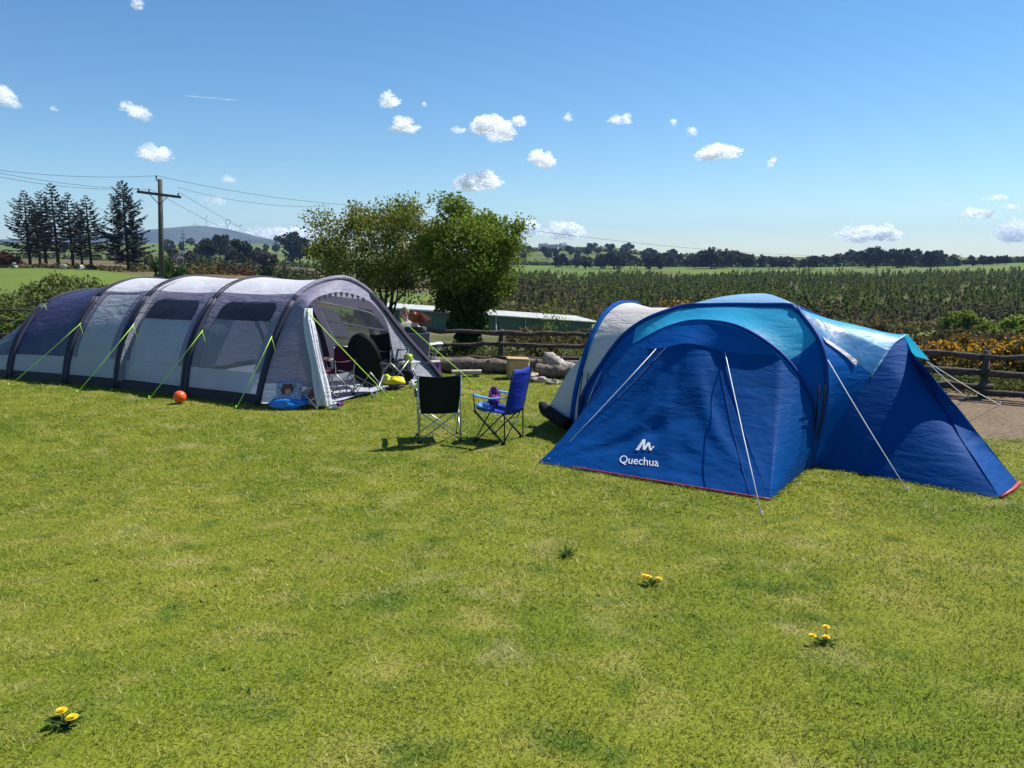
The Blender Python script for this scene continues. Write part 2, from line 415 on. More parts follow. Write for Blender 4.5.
def lawn_color(N, L, tc):
    def noise(sc, det=6, dis=0):
        n = N.new('ShaderNodeTexNoise'); n.inputs['Scale'].default_value = sc; n.inputs['Detail'].default_value = det; n.inputs['Distortion'].default_value = dis
        L.new(tc.outputs['Object'], n.inputs['Vector']); return n.outputs['Fac']
    def rng_(s, a, b_):
        r = N.new('ShaderNodeMapRange'); r.inputs[1].default_value = a; r.inputs[2].default_value = b_; L.new(s, r.inputs[0]); return r.outputs[0]
    def mix(f, a, b_):
        x = N.new('ShaderNodeMix'); x.data_type = 'RGBA'; L.new(f, x.inputs['Factor'])
        for s, k in ((a,'A'),(b_,'B')):
            if hasattr(s, 'links'): L.new(s, x.inputs[k])
            else: x.inputs[k].default_value = rgba(s)
        return x.outputs['Result']
    a = mix(rng_(noise(.5, 9, .3), .32, .68), (.142,.190,.011), (.262,.268,.028))
    a = mix(rng_(noise(2.3, 9, .2), .52, .80), a, (.34,.30,.075))          # dry straw patches
    a = mix(rng_(noise(1.3, 9, .3), .60, .84), a, (.42,.36,.16))
    a = mix(rng_(noise(3.1, 9, .2), .54, .72), a, (.095,.150,.012))          # lusher tufts
    return a

# ------------------------------------------------------------------ grass blades
TUN_HOLE = None
def build_grass():
    Vs = []; R = []
    def zone(y0, y1, dens, hgt, wid):
        n = int(dens*(y1-y0)*2*(.75*(y0+y1)/2+2.3))
        y = rng.uniform(y0, y1, n); x = rng.uniform(-1,1,n)*(.75*y+2.3)
        keep = (y < fence_y(x)-.25) & ~((x > 6.2) & (y > 10.3))
        # under the tunnel tent
        s = (x+4.29)*-.9 + (y-12.77)*.435; q = (x+4.29)*.435 + (y-12.77)*.9
        keep &= ~((s > -1.2) & (s < 9) & (q > .05) & (q < 4) )
        # tufty clumping
        cl = np.sin(x*7.1+np.sin(y*5.3)*1.3)*np.sin(y*6.7+np.sin(x*4.1))
        keep &= rng.uniform(0,1,n) < .75+.25*cl
        x, y = x[keep], y[keep]; n = len(x)
        z = height(x, y)
        cs = .0036*(y0+y1)/2
        jx = x + .3*cs*np.sin(y*91); jy = y + .3*cs*np.sin(x*83)
        ix = np.floor(jx/cs); iy = np.floor(jy/cs)
        hsh = np.abs(np.sin(ix*12.9898+iy*78.233)*43758.5453) % 1.0; hs2 = np.abs(np.sin(ix*39.346+iy*11.135)*24634.6345) % 1.0
        a = hs2*2*PI + rng.normal(0,.7,n); lean = rng.uniform(.5,1.7,n)
        h = hgt*rng.uniform(.5,1.2,n)*(.55+.9*hsh); w = wid*rng.uniform(.6,1.3,n)
        b = a + PI/2 + rng.normal(0,.5,n)
        base = np.stack([x,y,z-.004],-1); side = np.stack([np.cos(b),np.sin(b),0*b],-1)*w[:,None]/2
        tip = base + np.stack([np.cos(a)*lean*h, np.sin(a)*lean*h, h],-1)
        Vs.append(np.stack([base-side, base+side, tip],1).reshape(-1,3)); R.append(np.clip(.62*hsh+.38*rng.uniform(0,1,n)+rng.normal(0,.06,n),0,1))
    zone(2.4,4.5, 9000, .022,.0060)
    zone(4.5,7, 6000, .024,.0078)
    zone(7,10.5, 3600, .028,.0100)
    zone(10.5,14, 1900, .036,.0115)
    zone(14,20, 900, .04,.015)
    m, nt, N, L = new_mat('grass_blades')
    out = N.new('ShaderNodeOutputMaterial'); b = N.new('ShaderNodeBsdfPrincipled'); b.inputs['Roughness'].default_value = .5; b.inputs['Specular IOR Level'].default_value = .35
    tc = N.new('ShaderNodeTexCoord'); g = lawn_color(N, L, tc)
    at = N.new('ShaderNodeAttribute'); at.attribute_name = 'rnd'
    cr = N.new('ShaderNodeValToRGB'); e = cr.color_ramp.elements
    e[0].position = 0; e[0].color = (.22,.32,.26,1); e[1].position = 1; e[1].color = (2.3,1.95,4.2,1)
    x = e.new(.30); x.color = (.72,.88,.62,1); x = e.new(.74); x.color = (1.1,1.1,1.0,1); x = e.new(.84); x.color = (1.55,1.35,2.0,1)
    L.new(at.outputs['Fac'], cr.inputs[0])
    mx = N.new('ShaderNodeMix'); mx.data_type = 'RGBA'; mx.blend_type = 'MULTIPLY'; mx.inputs['Factor'].default_value = 1
    L.new(g, mx.inputs['A']); L.new(cr.outputs[0], mx.inputs['B'])
    L.new(mx.outputs['Result'], b.inputs['Base Color'])
    t = N.new('ShaderNodeBsdfTranslucent'); L.new(mx.outputs['Result'], t.inputs['Color'])
    ms = N.new('ShaderNodeMixShader'); ms.inputs[0].default_value = .4
    L.new(b.outputs[0], ms.inputs[1]); L.new(t.outputs[0], ms.inputs[2]); L.new(ms.outputs[0], out.inputs['Surface'])
    o = np_mesh('grass', np.vstack(Vs), 3, m, rnd=np.concatenate(R))
    tag(o, 'short mown lawn grass with dry straw coloured patches', 'grass', kind='stuff')

# ------------------------------------------------------------------ vegetation
def broad_tree(name, crown_r, height_, trunk_r, nleaf, size, lm, label, cat, group=None, seed=1, clumps=26, low=.3, multi=1, core=.0, barkm=None, lean=0.):
    r = np.random.default_rng(seed); rd = random.Random(seed)
    root = empty(name, label=label, cat=cat, group=group)
    tr = MB(); tips = []
    def limb(p, d, L_, rad, depth):
        pts = [p]; rs = [rad]; q = p.copy(); dd = d.copy()
        for i in range(5):
            dd = (dd + Vector((rd.uniform(-.22,.22), rd.uniform(-.22,.22), rd.uniform(-.05,.2)))).normalized()
            q = q + dd*L_/5; pts.append(q.copy()); rs.append(rad*(1-.14*(i+1)))
        tr.tube(pts, rs, 6 if depth < 2 else 4)
        tips.append(q.copy())
        if depth < 3:
            for k in range(3 if depth else 4):
                i = rd.choice([2,3,4,5]); a = rd.uniform(0, 2*PI)
                nd = (dd*.7 + Vector((math.cos(a), math.sin(a), rd.uniform(-.1,.7)))*.8).normalized()
                limb(pts[i], nd, L_*rd.uniform(.5,.75), rs[i]*.6, depth+1)
    for k in range(multi):
        a = 2*PI*k/multi + rd.uniform(-.4,.4)
        d = Vector((math.cos(a)*.45*(multi > 1)+lean, math.sin(a)*.45*(multi > 1), 1)).normalized()
        limb(Vector((math.cos(a)*trunk_r*.7*(multi > 1), math.sin(a)*trunk_r*.7*(multi > 1), -.1)), d, height_*.5, trunk_r*(1 if multi == 1 else .75), 0)
    tr.build('trunk', barkm or M['bark'], root)
    # foliage clumps
    cz = height_*(1+low)/2; rz = height_*(1-low)/2
    C = []
    T = [t for t in tips if t.z > height_*low*.9]
    rd.shuffle(T)
    cents = []
    for i in range(clumps):
        while True:
            v = r.normal(size=3); v /= np.linalg.norm(v); k = r.uniform(.35,1.0)**.6
            c = np.array([v[0]*crown_r[0]*k*.85, v[1]*crown_r[1]*k*.85, cz + v[2]*rz*k*.85]); break
        cents.append(c)
    for t in T[:clumps//2]:
        e = np.array(t); 
        if abs(e[0]) < crown_r[0]*1.05 and e[2] < height_*1.02: cents.append(e)
    per = nleaf//len(cents)
    for c in cents:
        rad = min(crown_r)*r.uniform(.18,.36)
        n = int(per*r.uniform(.5,1.5)); v = r.normal(size=(n,3)); v /= np.linalg.norm(v,axis=1,keepdims=True)
        v *= (r.uniform(0,1,(n,1))**.5)*rad*np.array([1.15,1.15,.85]); C.append(c+v)
    if core:
        n = int(nleaf*core); v = r.normal(size=(n,3)); v /= np.linalg.norm(v,axis=1,keepdims=True); v *= r.uniform(.2,1,(n,1))**.6
        C.append(v*np.array([crown_r[0],crown_r[1],rz])*.8 + np.array([0,0,cz]))
    C = np.vstack(C)
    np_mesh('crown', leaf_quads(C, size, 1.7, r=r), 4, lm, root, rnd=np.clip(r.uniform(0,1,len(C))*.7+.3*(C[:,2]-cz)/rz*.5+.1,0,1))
    return root

def spruce(name, H_, R_, label, group, seed=1, bare=.14, dens=1.0):
    rd = random.Random(seed); r = np.random.default_rng(seed)
    root = empty(name, label=label, cat='tree', group=group)
    MB().tube([(0,0,-.3),(0,0,H_*.4),(0.05,0,H_*.8),(0,0,H_)], [H_*.017,H_*.012,H_*.006,.01], 7).build('trunk', M['bark'], root)
    S = []; tw = MB()
    nw = int(30*dens)
    for w in range(nw):
        f = w/(nw-1); z = H_*(bare + (1-bare)*f); L0 = R_*(1-f)**.72*(0.6 + .4*min(1, f*6)) + .12
        nb = 5 if f < .85 else 4
        a0 = rd.uniform(0, 6.28)
        for k in range(nb):
            a = a0 + 2*PI*k/nb + rd.uniform(-.35,.35); L_ = L0*rd.uniform(.5,1.3)
            if rd.random() < .08: continue
            up = .25 + .5*f; dx, dy = math.cos(a), math.sin(a)
            pts = []
            for i in range(5):
                t = i/4; pts.append(Vector((dx*L_*t, dy*L_*t, z + L_*(up*t*t - .28*t*(1-f*.8)))))
            tw.tube(pts, [.04*(1-.8*i/4)*H_/12+.005 for i in range(5)], 3, False)
            n = int(36*dens*L_/R_)+6
            for i in range(n):
                t = r.uniform(.15,1.0); p = Vector((dx*L_*t, dy*L_*t, z + L_*(up*t*t - .28*t*(1-f*.8))))
                sd = 1 if r.uniform() < .5 else -1; ll = L_*.26*(1.15-t)+.16*H_/12
                ang = a + sd*r.uniform(.5,1.0)
                q = p + Vector((math.cos(ang)*ll, math.sin(ang)*ll, -ll*r.uniform(.0,.7)))
                wv = Vector((-math.sin(ang)*.05, math.cos(ang)*.05, r.uniform(-.09,-.02)))*H_/12*1.1
                S.append([p, p*.5+q*.5+wv, q, p*.5+q*.5-wv])
    tw.build('branches', M['bark'], root, smooth=False)
    V = np.array([[tuple(c) for c in s] for s in S]).reshape(-1,3)
    np_mesh('needles', V, 4, M['needle'], root, rnd=r.uniform(0,1,len(S)))
    return root

def clump_mass(name, pts, m, size, parent=None, seed=3):
    """pts list of (x,y,z,rx,rz,n)"""
    r = np.random.default_rng(seed); C = []
    for (x,y,z,rx,rz_,n) in pts:
        v = r.normal(size=(n,3)); v /= np.linalg.norm(v,axis=1,keepdims=True); v *= r.uniform(.1,1,(n,1))**.5
        v[:,2] = np.abs(v[:,2])*1.0
        C.append(np.array([x,y,z])+v*np.array([rx,rx,rz_]))
    C = np.vstack(C)
    return np_mesh(name, leaf_quads(C, size, 1.6, r=r), 4, m, parent, rnd=r.uniform(0,1,len(C)))

def bush(name, loc, rx, rz_, n, size, lm, label, cat='bush', group=None, seed=1, flowers=0, fm=None, lobes=7, rz=0):
    rd = random.Random(seed)
    root = empty(name, loc, label=label, cat=cat, group=group)
    st = MB()
    pts = []; fl = []
    for i in range(lobes):
        a = rd.uniform(0, 6.28); k = rd.uniform(0,.75)
        x, y = math.cos(a)*rx*k, math.sin(a)*rx*k; hh = rz_*rd.uniform(.45,1.0)*(1-.35*k)
        rr = rx*rd.uniform(.3,.5)
        pts.append((x,y,max(0,hh-rr*1.1),rr,rr*1.1,n//lobes)); pts.append((x,y,0,rr*1.1,hh*.8,n//lobes//2))
        fl.append((x,y,max(0,hh-rr*.9),rr*1.05,rr*1.15,max(1,flowers//lobes)))
        st.tube([(0,0,-.05),(x*.5,y*.5,hh*.4),(x,y,hh*.85)], [.03*rx,.02*rx,.008*rx], 4)
        for q in range(4):
            st.tube([(x*.5,y*.5,hh*.4),(x+rd.uniform(-.3,.3)*rx,y+rd.uniform(-.3,.3)*rx,hh*rd.uniform(.8,1.12))], [.012*rx,.004*rx], 3)
    st.build('stems', M['bark'], root)
    clump_mass('foliage', pts, lm, size, root, seed)
    if flowers: clump_mass('flowers', fl, fm or M['gorsef'], size*.8, root, seed+50)
    return root

# ================================================================== SCENE
build_ground()
build_grass()

def shift(o, root):      # make world-built parts relative to an Empty at the thing's base
    o.parent = root; o.matrix_parent_inverse = Matrix.Translation(-root.location)
    return o
def wob(p, s, k=1.3, seed=0.):
    return p + Vector((mnoise.noise(p*k+Vector((seed,0,0))), mnoise.noise(p*k+Vector((seed,9,0))), mnoise.noise(p*k+Vector((seed,0,9)))))*s
def solid(o, th=.006):
    md = o.modifiers.new('thickness', 'SOLIDIFY'); md.thickness = th; md.offset = 0
    return o

# ------------------------------------------------------------------ tunnel tent
tt = empty('tunnel_tent', (-6.2,15.2,0), label='long purple and white inflatable tunnel tent with clear side windows and green guy ropes', cat='tent')
INW = Vector((.435,.90,0)).normalized()
PROF = [(0,0),(.06,.35),(.20,.8),(.45,1.25),(.9,1.76),(1.4,2.0),(2.0,2.08),(2.6,2.0),(3.1,1.76),(3.55,1.25),(3.8,.8),(3.94,.35),(4.0,0)]
def arch(base, inward, hs=1., ws=1., lean=Vector((0,0,0)), n=48):
    return catmull([Vector((base[0],base[1],0)) + inward*(s*ws) + Vector((0,0,h*hs)) + lean*(h/2.1) for s, h in PROF], n)
b1 = Vector((-4.29,12.77,0)); b1r = G(440,377.5)
inf = (b1r-b1); w1 = inf.length/4; inf.normalize()
A = [catmull([G(258,405), P(263,380,12.9), P(271,352,13.05), P(281,325,13.25), P(294,300,13.5), P(306,289,13.75), P(322,281.5,14.05), P(345,278.5,14.5), P(364,288,14.95), P(377,301,15.2), P(390,318,15.4), P(406,338,15.65), P(424,358,15.85), G(440,377.5)], 48),
     arch((-5.88,13.6), INW), arch((-7.54,14.5), INW, 1.0), arch((-8.85,15.08), INW, .975),
     arch((-10.4,15.75), INW, .84, 1.0), arch((-11.9,16.6), INW, .35, .9, Vector((0,0,0)))]
# arch parameters where the fabric changes along the profile (by arc length)
T_SK, T_LOW, T_SH = .028, .085, .335
def bay(k, s, t, off=0.):
    a, b = A[k], A[k+1]
    p = ev(a, t).lerp(ev(b, t), s)
    c = ev(a, .5).lerp(ev(b, .5), s); c.z = .6
    n = (p - c); n.z = max(n.z, .1); n.normalize()
    sag = .045*math.sin(PI*s)*math.sin(PI*min(1, max(0,t)))**.5 if k < 4 else 0
    if k < 4: p = p - n*sag
    p = p + n*(.012*mnoise.noise(Vector((p.x*2.1, p.y*2.1, p.z*3.3))))
    return p + n*off
def bpatch(k, s0, s1, t0, t1, name, m, off=0., nu=10, nv=10, parent=None, lab=None):
    o = MB().grid(lambda u, v: bay(k, s0+(s1-s0)*u, t0+(t1-t0)*v, off), nu, nv).build(name, m)
    if lab: o['label'] = lab
    return shift(o, tt) if parent is None else o
for k in range(5):
    last = k == 4
    bpatch(k, 0,1, 0,T_SK, 'mud_skirt', M['skirt'], .02, 10, 2)
    if k < 4:
        dark = (k == 3)
        bpatch(k, 0,1, T_SH,1-T_SH, 'roof_panel', M['navy'] if dark else M['roof_white'], 0, 14, 24, lab='dark purple rear roof panel' if dark else None)
        wm = M['navy'] if dark else (M['lilac'])
        bpatch(k, 0,1, T_SK,T_LOW, 'lower_wall_band', M['blind'], 0, 10, 3)
        if k in (1,):
            pass
        # side wall as frame round the window opening
        if dark:
            bpatch(k, 0,1, T_LOW,T_SH, 'side_wall', wm, 0, 10, 10)
        else:
            s0, s1 = (.14,.86) if k != 2 else (.22,.86); t0, t1 = T_LOW, .30
            if k == 2: t1 = .325
            mb = MB()
            ta = {0:.235, 1:.225, 2:9}[k]
            for (a0,a1,c0,c1) in ((0,s0,T_LOW,T_SH),(s1,1,T_LOW,T_SH),(s0,s1,min(ta,t1),T_SH)):
                mb.grid(lambda u, v: bay(k, a0+(a1-a0)*u, c0+(c1-c0)*v), 6, 8)
            shift(mb.build('side_wall', wm), tt)
            def rw(u, v, grow=0.):      # window head with rounded upper corners
                q = 1.0 if v < .35 else math.sqrt(max(0, 1-((v-.35)/.65)**2))*.26+.74
                return bay(k, (s0+s1)/2 + (2*u-1)*(s1-s0)/2*q*.96, ta+(t1-ta)*v, .006)
            if k == 2: bpatch(k, s0,s1, t0,t1, 'closed_window_blind', M['blind'], -.01, 8, 10)
            else:
                shift(MB().grid(rw, 10, 10).build('window_head', M['win_dark']), tt)
                if k == 1: bpatch(k, s0,s1, t0,ta, 'closed_window_blind', M['blind'], -.01, 8, 8)
                else: bpatch(k, s0,s1, t0,ta, 'window', M['win_clear'], -.008, 8, 8)
        # far side wall, seen through the doorway and windows
        mb = MB()
        for (a0,a1,c0,c1) in ((0,.15,1-T_SH,1),(.85,1,1-T_SH,1),(.15,.85,1-T_SH,.71),(.15,.85,.92,1)):
            mb.grid(lambda u, v: bay(k, a0+(a1-a0)*u, c0+(c1-c0)*v), 5, 6)
        shift(mb.build('side_wall', wm, None), tt)
        if k == 0:
            fr = [bay(k, s_, t_, -.02) for s_, t_ in [(.15,.90),(.15,.75),(.20,.72),(.50,.712),(.80,.72),(.85,.75),(.85,.90)]]
            shift(MB().tube(catmull(fr, 40), .013, 6).build('window_frame', M['pale_trim']), tt)
            shift(MB().tube([bay(k, .15+.7*i/10, .80, -.03) for i in range(11)], .010, 6).build('window_frame', M['pale_trim']), tt)
            shift(MB().grid(lambda u, v: bay(k, .62+.2*u+.012*math.sin(v*20), .735+.13*v, -.05), 8, 8).build('gathered_curtain', M['grey_in']), tt)
        if k < 3: bpatch(k, .15,.85, .71,.92, 'window', M['win_far'], -.008, 8, 6)
        else: bpatch(k, .15,.85, .71,.92, 'side_wall', wm, 0, 6, 6)
    else:
        bpatch(k, 0,1, T_SK,T_LOW, 'lower_wall_band', M['blind'], 0, 8, 3)
        bpatch(k, 0,1, T_LOW,1-T_SK, 'rear_slope_panel', M['navy'], 0, 12, 30)
# rear closing wall
rw_ = MB(); c_ = Vector((-11.2,18.4,0))
rw_.grid(lambda u, v: ev(A[5], v).lerp(Vector((ev(A[5], v).x, ev(A[5], v).y, 0)), u), 3, 20)
shift(rw_.build('rear_wall', M['navy']), tt)
# inflated beams
for k in range(5):
    for off in ((0,) if k == 0 else (-.045,.045)):
        d = (Vector((-.9,.435,0)))*off
        pts = [ev(A[k], i/40) + d for i in range(41)]
        cc = ev(A[k], .5).copy(); cc.z = .6
        pts = [p + (p-cc).normalized()*.012 for p in pts]
        for seg in (pts[:13], pts[28:]): shift(MB().tube(seg, .045 if k else .06, 8).build('air_beam', M['beam']), tt)
        mid = MB().tube(pts[12:29], .016 if k else .05, 8)
        o = mid.build('beam_sleeve', M['lilac'] if k == 0 else M['beam']); shift(o, tt)
# porch
O = catmull([(-3.1,12.5,0), P(318,372,12.62), P(311,335,12.85), P(308,310,13.1), P(316,298,13.5), P(340,292,14.1), P(364,298,14.65), P(378,309,14.95), P(387,323,15.1), P(393,352,15.0), P(400,387,14.86)], 48)
def porch(u, v):
    p = ev(A[0], v).lerp(ev(O, v), u); 
    return wob(p, .03*math.sin(PI*u), 2.2)
def grid_part(fn, nu, nv, name, m, lab=None):
    o = MB().grid(fn, nu, nv).build(name, m)
    if lab: o['label'] = lab
    return shift(o, tt)
grid_part(lambda u, v: porch(u, .06+v*.24), 8, 14, 'porch_wing', M['lilac'])
grid_part(lambda u, v: porch(u, .008+v*.052), 8, 4, 'porch_wing_hem', M['blind'])
grid_part(lambda u, v: porch(u, .30+v*.40), 8, 24, 'porch_hood', M['lilac'])
grid_part(lambda u, v: porch(u, .70+v*.30), 8, 14, 'porch_wing', M['grey_in'])
# outer fringe of right beam (purple band)
grid_part(lambda u, v: ev(A[0], .62+v*.38) + Vector((.14*u,-.12*u,-.02*u)), 2, 16, 'beam_flange', M['lilac'])
# scalloped pennants along opening
for i in range(9):
    t = .40 + .027*i; p = ev(O, t); q = ev(O, t+.02)
    mb = MB(); mb.add([p, q, (p+q)/2 - Vector((0,0,.10))], [(0,1,2)]); shift(mb.build('pennant_edge', M['beam'], smooth=False), tt)
# rolled curtain hanging at left of doorway
crt = []
for j in range(13):
    pt = ev(O, .01+.31*j/12); crt.append(pt)
def curtain(u, v):
    p = ev(crt, v); a = 2*PI*u; r_ = .085*(1+.45*math.sin(5*a+v*2)+.12*math.sin(v*11))*(1.15-.5*v)
    return p + Vector((math.cos(a)*r_, math.sin(a)*r_, 0))
grid_part(curtain, 30, 26, 'rolled_door_curtain', M['roof_white'])
tp = MB().tube([ev(O, .01+.27*j/10)+Vector((.06,-.06,0)) for j in range(11)], .018, 5); shift(tp.build('door_zip_edge', M['pale_trim']), tt)
# mesh door hanging inside and inner bedroom partition
def part_wall(u, v):
    a = ev(A[2], .03+.47*v*1.0); b = ev(A[2], .97-.47*v); p = a.lerp(b, u); return p*.985 + Vector((-.15,.2,0))*.0 + Vector((0,0,-.02))
grid_part(part_wall, 10, 12, 'inner_bedroom_wall', M['grey_in'])
# groundsheet
gs = [ev(A[2],0.004), ev(A[1],.004), ev(A[0],.004), Vector((-3.15,12.62,0)), Vector((-2.1,14.8,0)), ev(A[0],.996), ev(A[1],.996), ev(A[2],.996)]
mb = MB(); L0 = [gs[0]*1, gs[1]*1, gs[2]*1, gs[3]*1]; R0 = [gs[7], gs[6], gs[5], gs[4]]
cl = [ev([a.copy() for a in L0], i/30) for i in range(31)]; cr = [ev([a.copy() for a in R0], i/30) for i in range(31)]
mb.grid(lambda u, v: (lambda p: Vector((p.x, p.y, .035+.02*mnoise.noise(p*3))))(ev(cl,u).lerp(ev(cr,u),v)), 30, 20)
o = mb.build('groundsheet', M['sheet']); shift(o, tt)
# guy ropes
def rope(p, q, m, r=.007, name='guy_rope', peg=True, loop=True):
    p, q = Vector(p), Vector(q); mb = MB().tube([p, p.lerp(q,.3)-Vector((0,0,.012)), p.lerp(q,.6)-Vector((0,0,.015)), q], r, 5)
    if loop:
        d = (q-p); a = p+d*.02; mb.tube([a, a+Vector((.03,.0,-.10)), a+Vector((.05,.02,-.26))], r*.7, 4)
    if peg: mb.tube([q+Vector((0,0,.06)), q-Vector((0,0,.03))], r*1.3, 5)
    return mb.build(name, m)
for (p, q) in (((81,323,15.1),(9,386)), ((134,324,14.6),(77,393)), ((203,330,13.75),(149,399)), ((272,336,12.85),(236,409)),
               ((305,309,12.95),(392,400)), ((400,318,15.6),(481,389)), ((47,303,16.3),(-60,362)), ((38,325,16.2),(-60,372))):
    shift(rope(P(*p), G(*q), M['cord_green']), tt)

# ------------------------------------------------------------------ blue tent
bt = empty('dome_tent', (3.4,10.2,0), label='big blue pod dome tent with pale blue cap and cream rear pod', cat='tent')
def bp_(o): return shift(o, bt)
FR = Vector((3.56,8.92,0)); FL = Vector((.99,10.6,0)); BRb = Vector((5.25,11.25,0)); BLb = Vector((2.7,12.8,0))
cFL = P(684,306,10.5); cFR = P(793,306,9.6); cBR = P(829,321,10.6); cBL = Vector((2.75,11.7,1.72)); apex = P(760,294.5,10.4)
poleFR = catmull([FR, P(824,414,8.82), P(827,383,8.85), P(824,352,9.0), P(812,328,9.25), cFR], 30)
poleFL = catmull([FL, Vector((.97,10.58,.5)), P(601,365,10.6), P(624,335,10.55), P(651,317,10.5), cFL], 30)
poleBR = catmull([BRb, Vector((5.2,11.2,.6)), Vector((5.0,11.05,1.1)), Vector((4.7,10.85,1.42)), cBR], 30)
poleBL = catmull([BLb, Vector((2.68,12.8,.6)), Vector((2.7,12.5,1.2)), Vector((2.72,12.1,1.55)), cBL], 30)
frontArch = catmull([Vector((1.0,10.55,0)), Vector((1.03,10.5,.45)), P(606,378,10.45), P(624,353,10.35), P(650,336,10.2), P(672,326,10.0), P(699,321,9.8), P(739,327,9.45), P(779,352,9.1), P(805,385,8.92), P(816,417,8.8), Vector((3.52,8.8,0))], 48)
# tight front hoop over the door pod
domeF = poleFL + [cFL.lerp(cFR, i/12)+Vector((0,0,.015*math.sin(PI*i/12))) for i in range(1,12)] + poleFR[::-1]
domeF = catmull(domeF[::3]+[domeF[-1]], 60)
def lofted(a, b, u, v, sag=.0, seed=0.):
    p = ev(a, v).lerp(ev(b, v), u); p = wob(p, .035*math.sin(PI*u), 1.6, seed); p.z -= sag*math.sin(PI*u)*math.sin(PI*v); return p
t0, t1 = .29, .735
for (a, b, m, nm) in ((0,t0,'blue','side_panel'),(t0,t1,'cyan','roof_panel'),(t1,1,'blue','side_panel')):  # middle stretch takes the lighter blue, sunlight put into its colour
    bp_(MB().grid(lambda u, v: lofted(frontArch, domeF, u, a+(b-a)*v, .04), 10, 24).build(nm, M[m]))
# dome cap
cap = MB()
cor = [cFL, cFR, cBR, cBL]
def capf(i, u, v):
    a, b = cor[i], cor[(i+1)%4]; e = a.lerp(b, v); p = e.lerp(apex, u); p.z += .05*math.sin(PI*u*.9); return p
for i in range(4): cap.grid(lambda u, v: capf(i, u, v), 8, 10)
bp_(cap.build('roof_cap', M['cap']))
capedge = MB()
for i in range(4):
    a, b = cor[i], cor[(i+1)%4]
    out_ = ((a+b)/2 - apex); out_.z = 0; out_.normalize()
    capedge.grid(lambda u, v: a.lerp(b, v) + out_*(.035+.02*u) + Vector((0,0,.012-.085*u)), 2, 8)
bp_(capedge.build('cap_edge_band', M['sleeve']))
# sides: left (to cream pod) and back, right
domeL = poleFL + [cFL.lerp(cBL, i/10) for i in range(1,10)] + poleBL[::-1]; domeL = catmull(domeL[::3]+[domeL[-1]], 60)
domeR = poleFR + [cFR.lerp(cBR, i/8) for i in range(1,8)] + poleBR[::-1]; domeR = catmull(domeR[::3]+[domeR[-1]], 60)
domeB = poleBL + [cBL.lerp(cBR, i/10) for i in range(1,10)] + poleBR[::-1]; domeB = catmull(domeB[::3]+[domeB[-1]], 60)
bp_(MB().grid(lambda u, v: ev(domeB, v).lerp(Vector((ev(domeB,v).x*.6+4.0*.4, 12.0, ev(domeB,v).z*.98)), 0*u), 1, 40).build('back_seam', M['blue']))
def backp(u, v):
    a = ev(poleBL[::1], v); b = ev(poleBR, v); return a.lerp(b, u) + Vector((.18,.28,0))*math.sin(PI*u)
bp_(MB().grid(backp, 12, 16).build('rear_panel', M['blue']))
# sleeves over the poles
def sleeve(c, r, nm='pole_sleeve', m='sleeve', off=0): return bp_(MB().tube(c, r, 8).build(nm, M[m]))
sleeve(domeF, .032); sleeve(frontArch, .026); sleeve(domeR[22:], .026); sleeve(poleBL, .026); sleeve(poleBR, .026)
def ribbon(c, d0, d1, nm, m):
    return bp_(MB().grid(lambda u, v: ev(c, v) + d0.lerp(d1, u), 2, 50).build(nm, M[m]))
# hooped hem band following the front arch
fa_c = Vector((2.28,9.68,.6))
def hoopband(u, v):
    p = ev(frontArch, v); d = (fa_c-p).normalized(); return p + d*(.10*u) + Vector((-.045,-.07,0))
bp_(MB().grid(hoopband, 3, 60).build('arch_band', M['blue_deep']))
# front pod: hood, centre panel, side panels
HA = P(656,349,9.72); HB = P(725,352,9.30)
GL = G(538,462,.01); GR = G(770,500,.01)
hoodTop = [ev(frontArch, .30+.42*i/20)+Vector((-.04,-.06,0)) for i in range(21)]
hl, hr = ev(frontArch,.30)+Vector((-.04,-.06,0)), ev(frontArch,.72)+Vector((-.04,-.06,0))
hoodLow = catmull([hl, hl.lerp(HA,.5)+Vector((0,0,.0)), HA, HA.lerp(HB,.5)+Vector((-.02,-.03,.09)), HB, HB.lerp(hr,.5), hr], 30)
bp_(MB().grid(lambda u, v: wob(ev(hoodTop,v).lerp(ev(hoodLow,v),u), .012, 4), 6, 30).build('door_hood', M['blue']))
def fold(p, u, v, amp=.02):
    return p + Vector((-.54,-.84,.5))*amp*(mnoise.noise(Vector((math.atan2(1.02-u, v+.02)*5.0, 1.3, 3))) + .8*mnoise.noise(Vector((math.atan2(1.02-u, 1.05-v if v <= 1.05 else .01)*4.2, 5.3, 3))) + .35*mnoise.noise(Vector((v*9-u*3, u*2.2, 7))))*max(0,math.sin(PI*min(1,u)))**.6
def centre(u, v):     # u down, v left->right
    top = hoodLow; p = ev(top, .335+.33*v) + Vector((.01,.02,-.0)); q = GL.lerp(GR, v)
    r_ = p.lerp(q, u); r_.z -= .10*math.sin(PI*u)
    return fold(r_, u, v, .05*max(0,math.sin(PI*v))**.5)
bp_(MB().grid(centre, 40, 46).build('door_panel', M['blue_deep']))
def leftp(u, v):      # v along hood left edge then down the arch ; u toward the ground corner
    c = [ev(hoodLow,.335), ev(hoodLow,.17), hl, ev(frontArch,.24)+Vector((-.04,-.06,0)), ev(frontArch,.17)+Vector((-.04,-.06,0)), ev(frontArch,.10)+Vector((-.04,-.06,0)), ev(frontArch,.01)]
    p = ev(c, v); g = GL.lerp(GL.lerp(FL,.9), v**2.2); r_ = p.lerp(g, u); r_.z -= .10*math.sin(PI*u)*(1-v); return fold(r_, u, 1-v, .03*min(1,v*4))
bp_(MB().grid(leftp, 20, 30).build('pod_side_panel', M['blue_deep']))
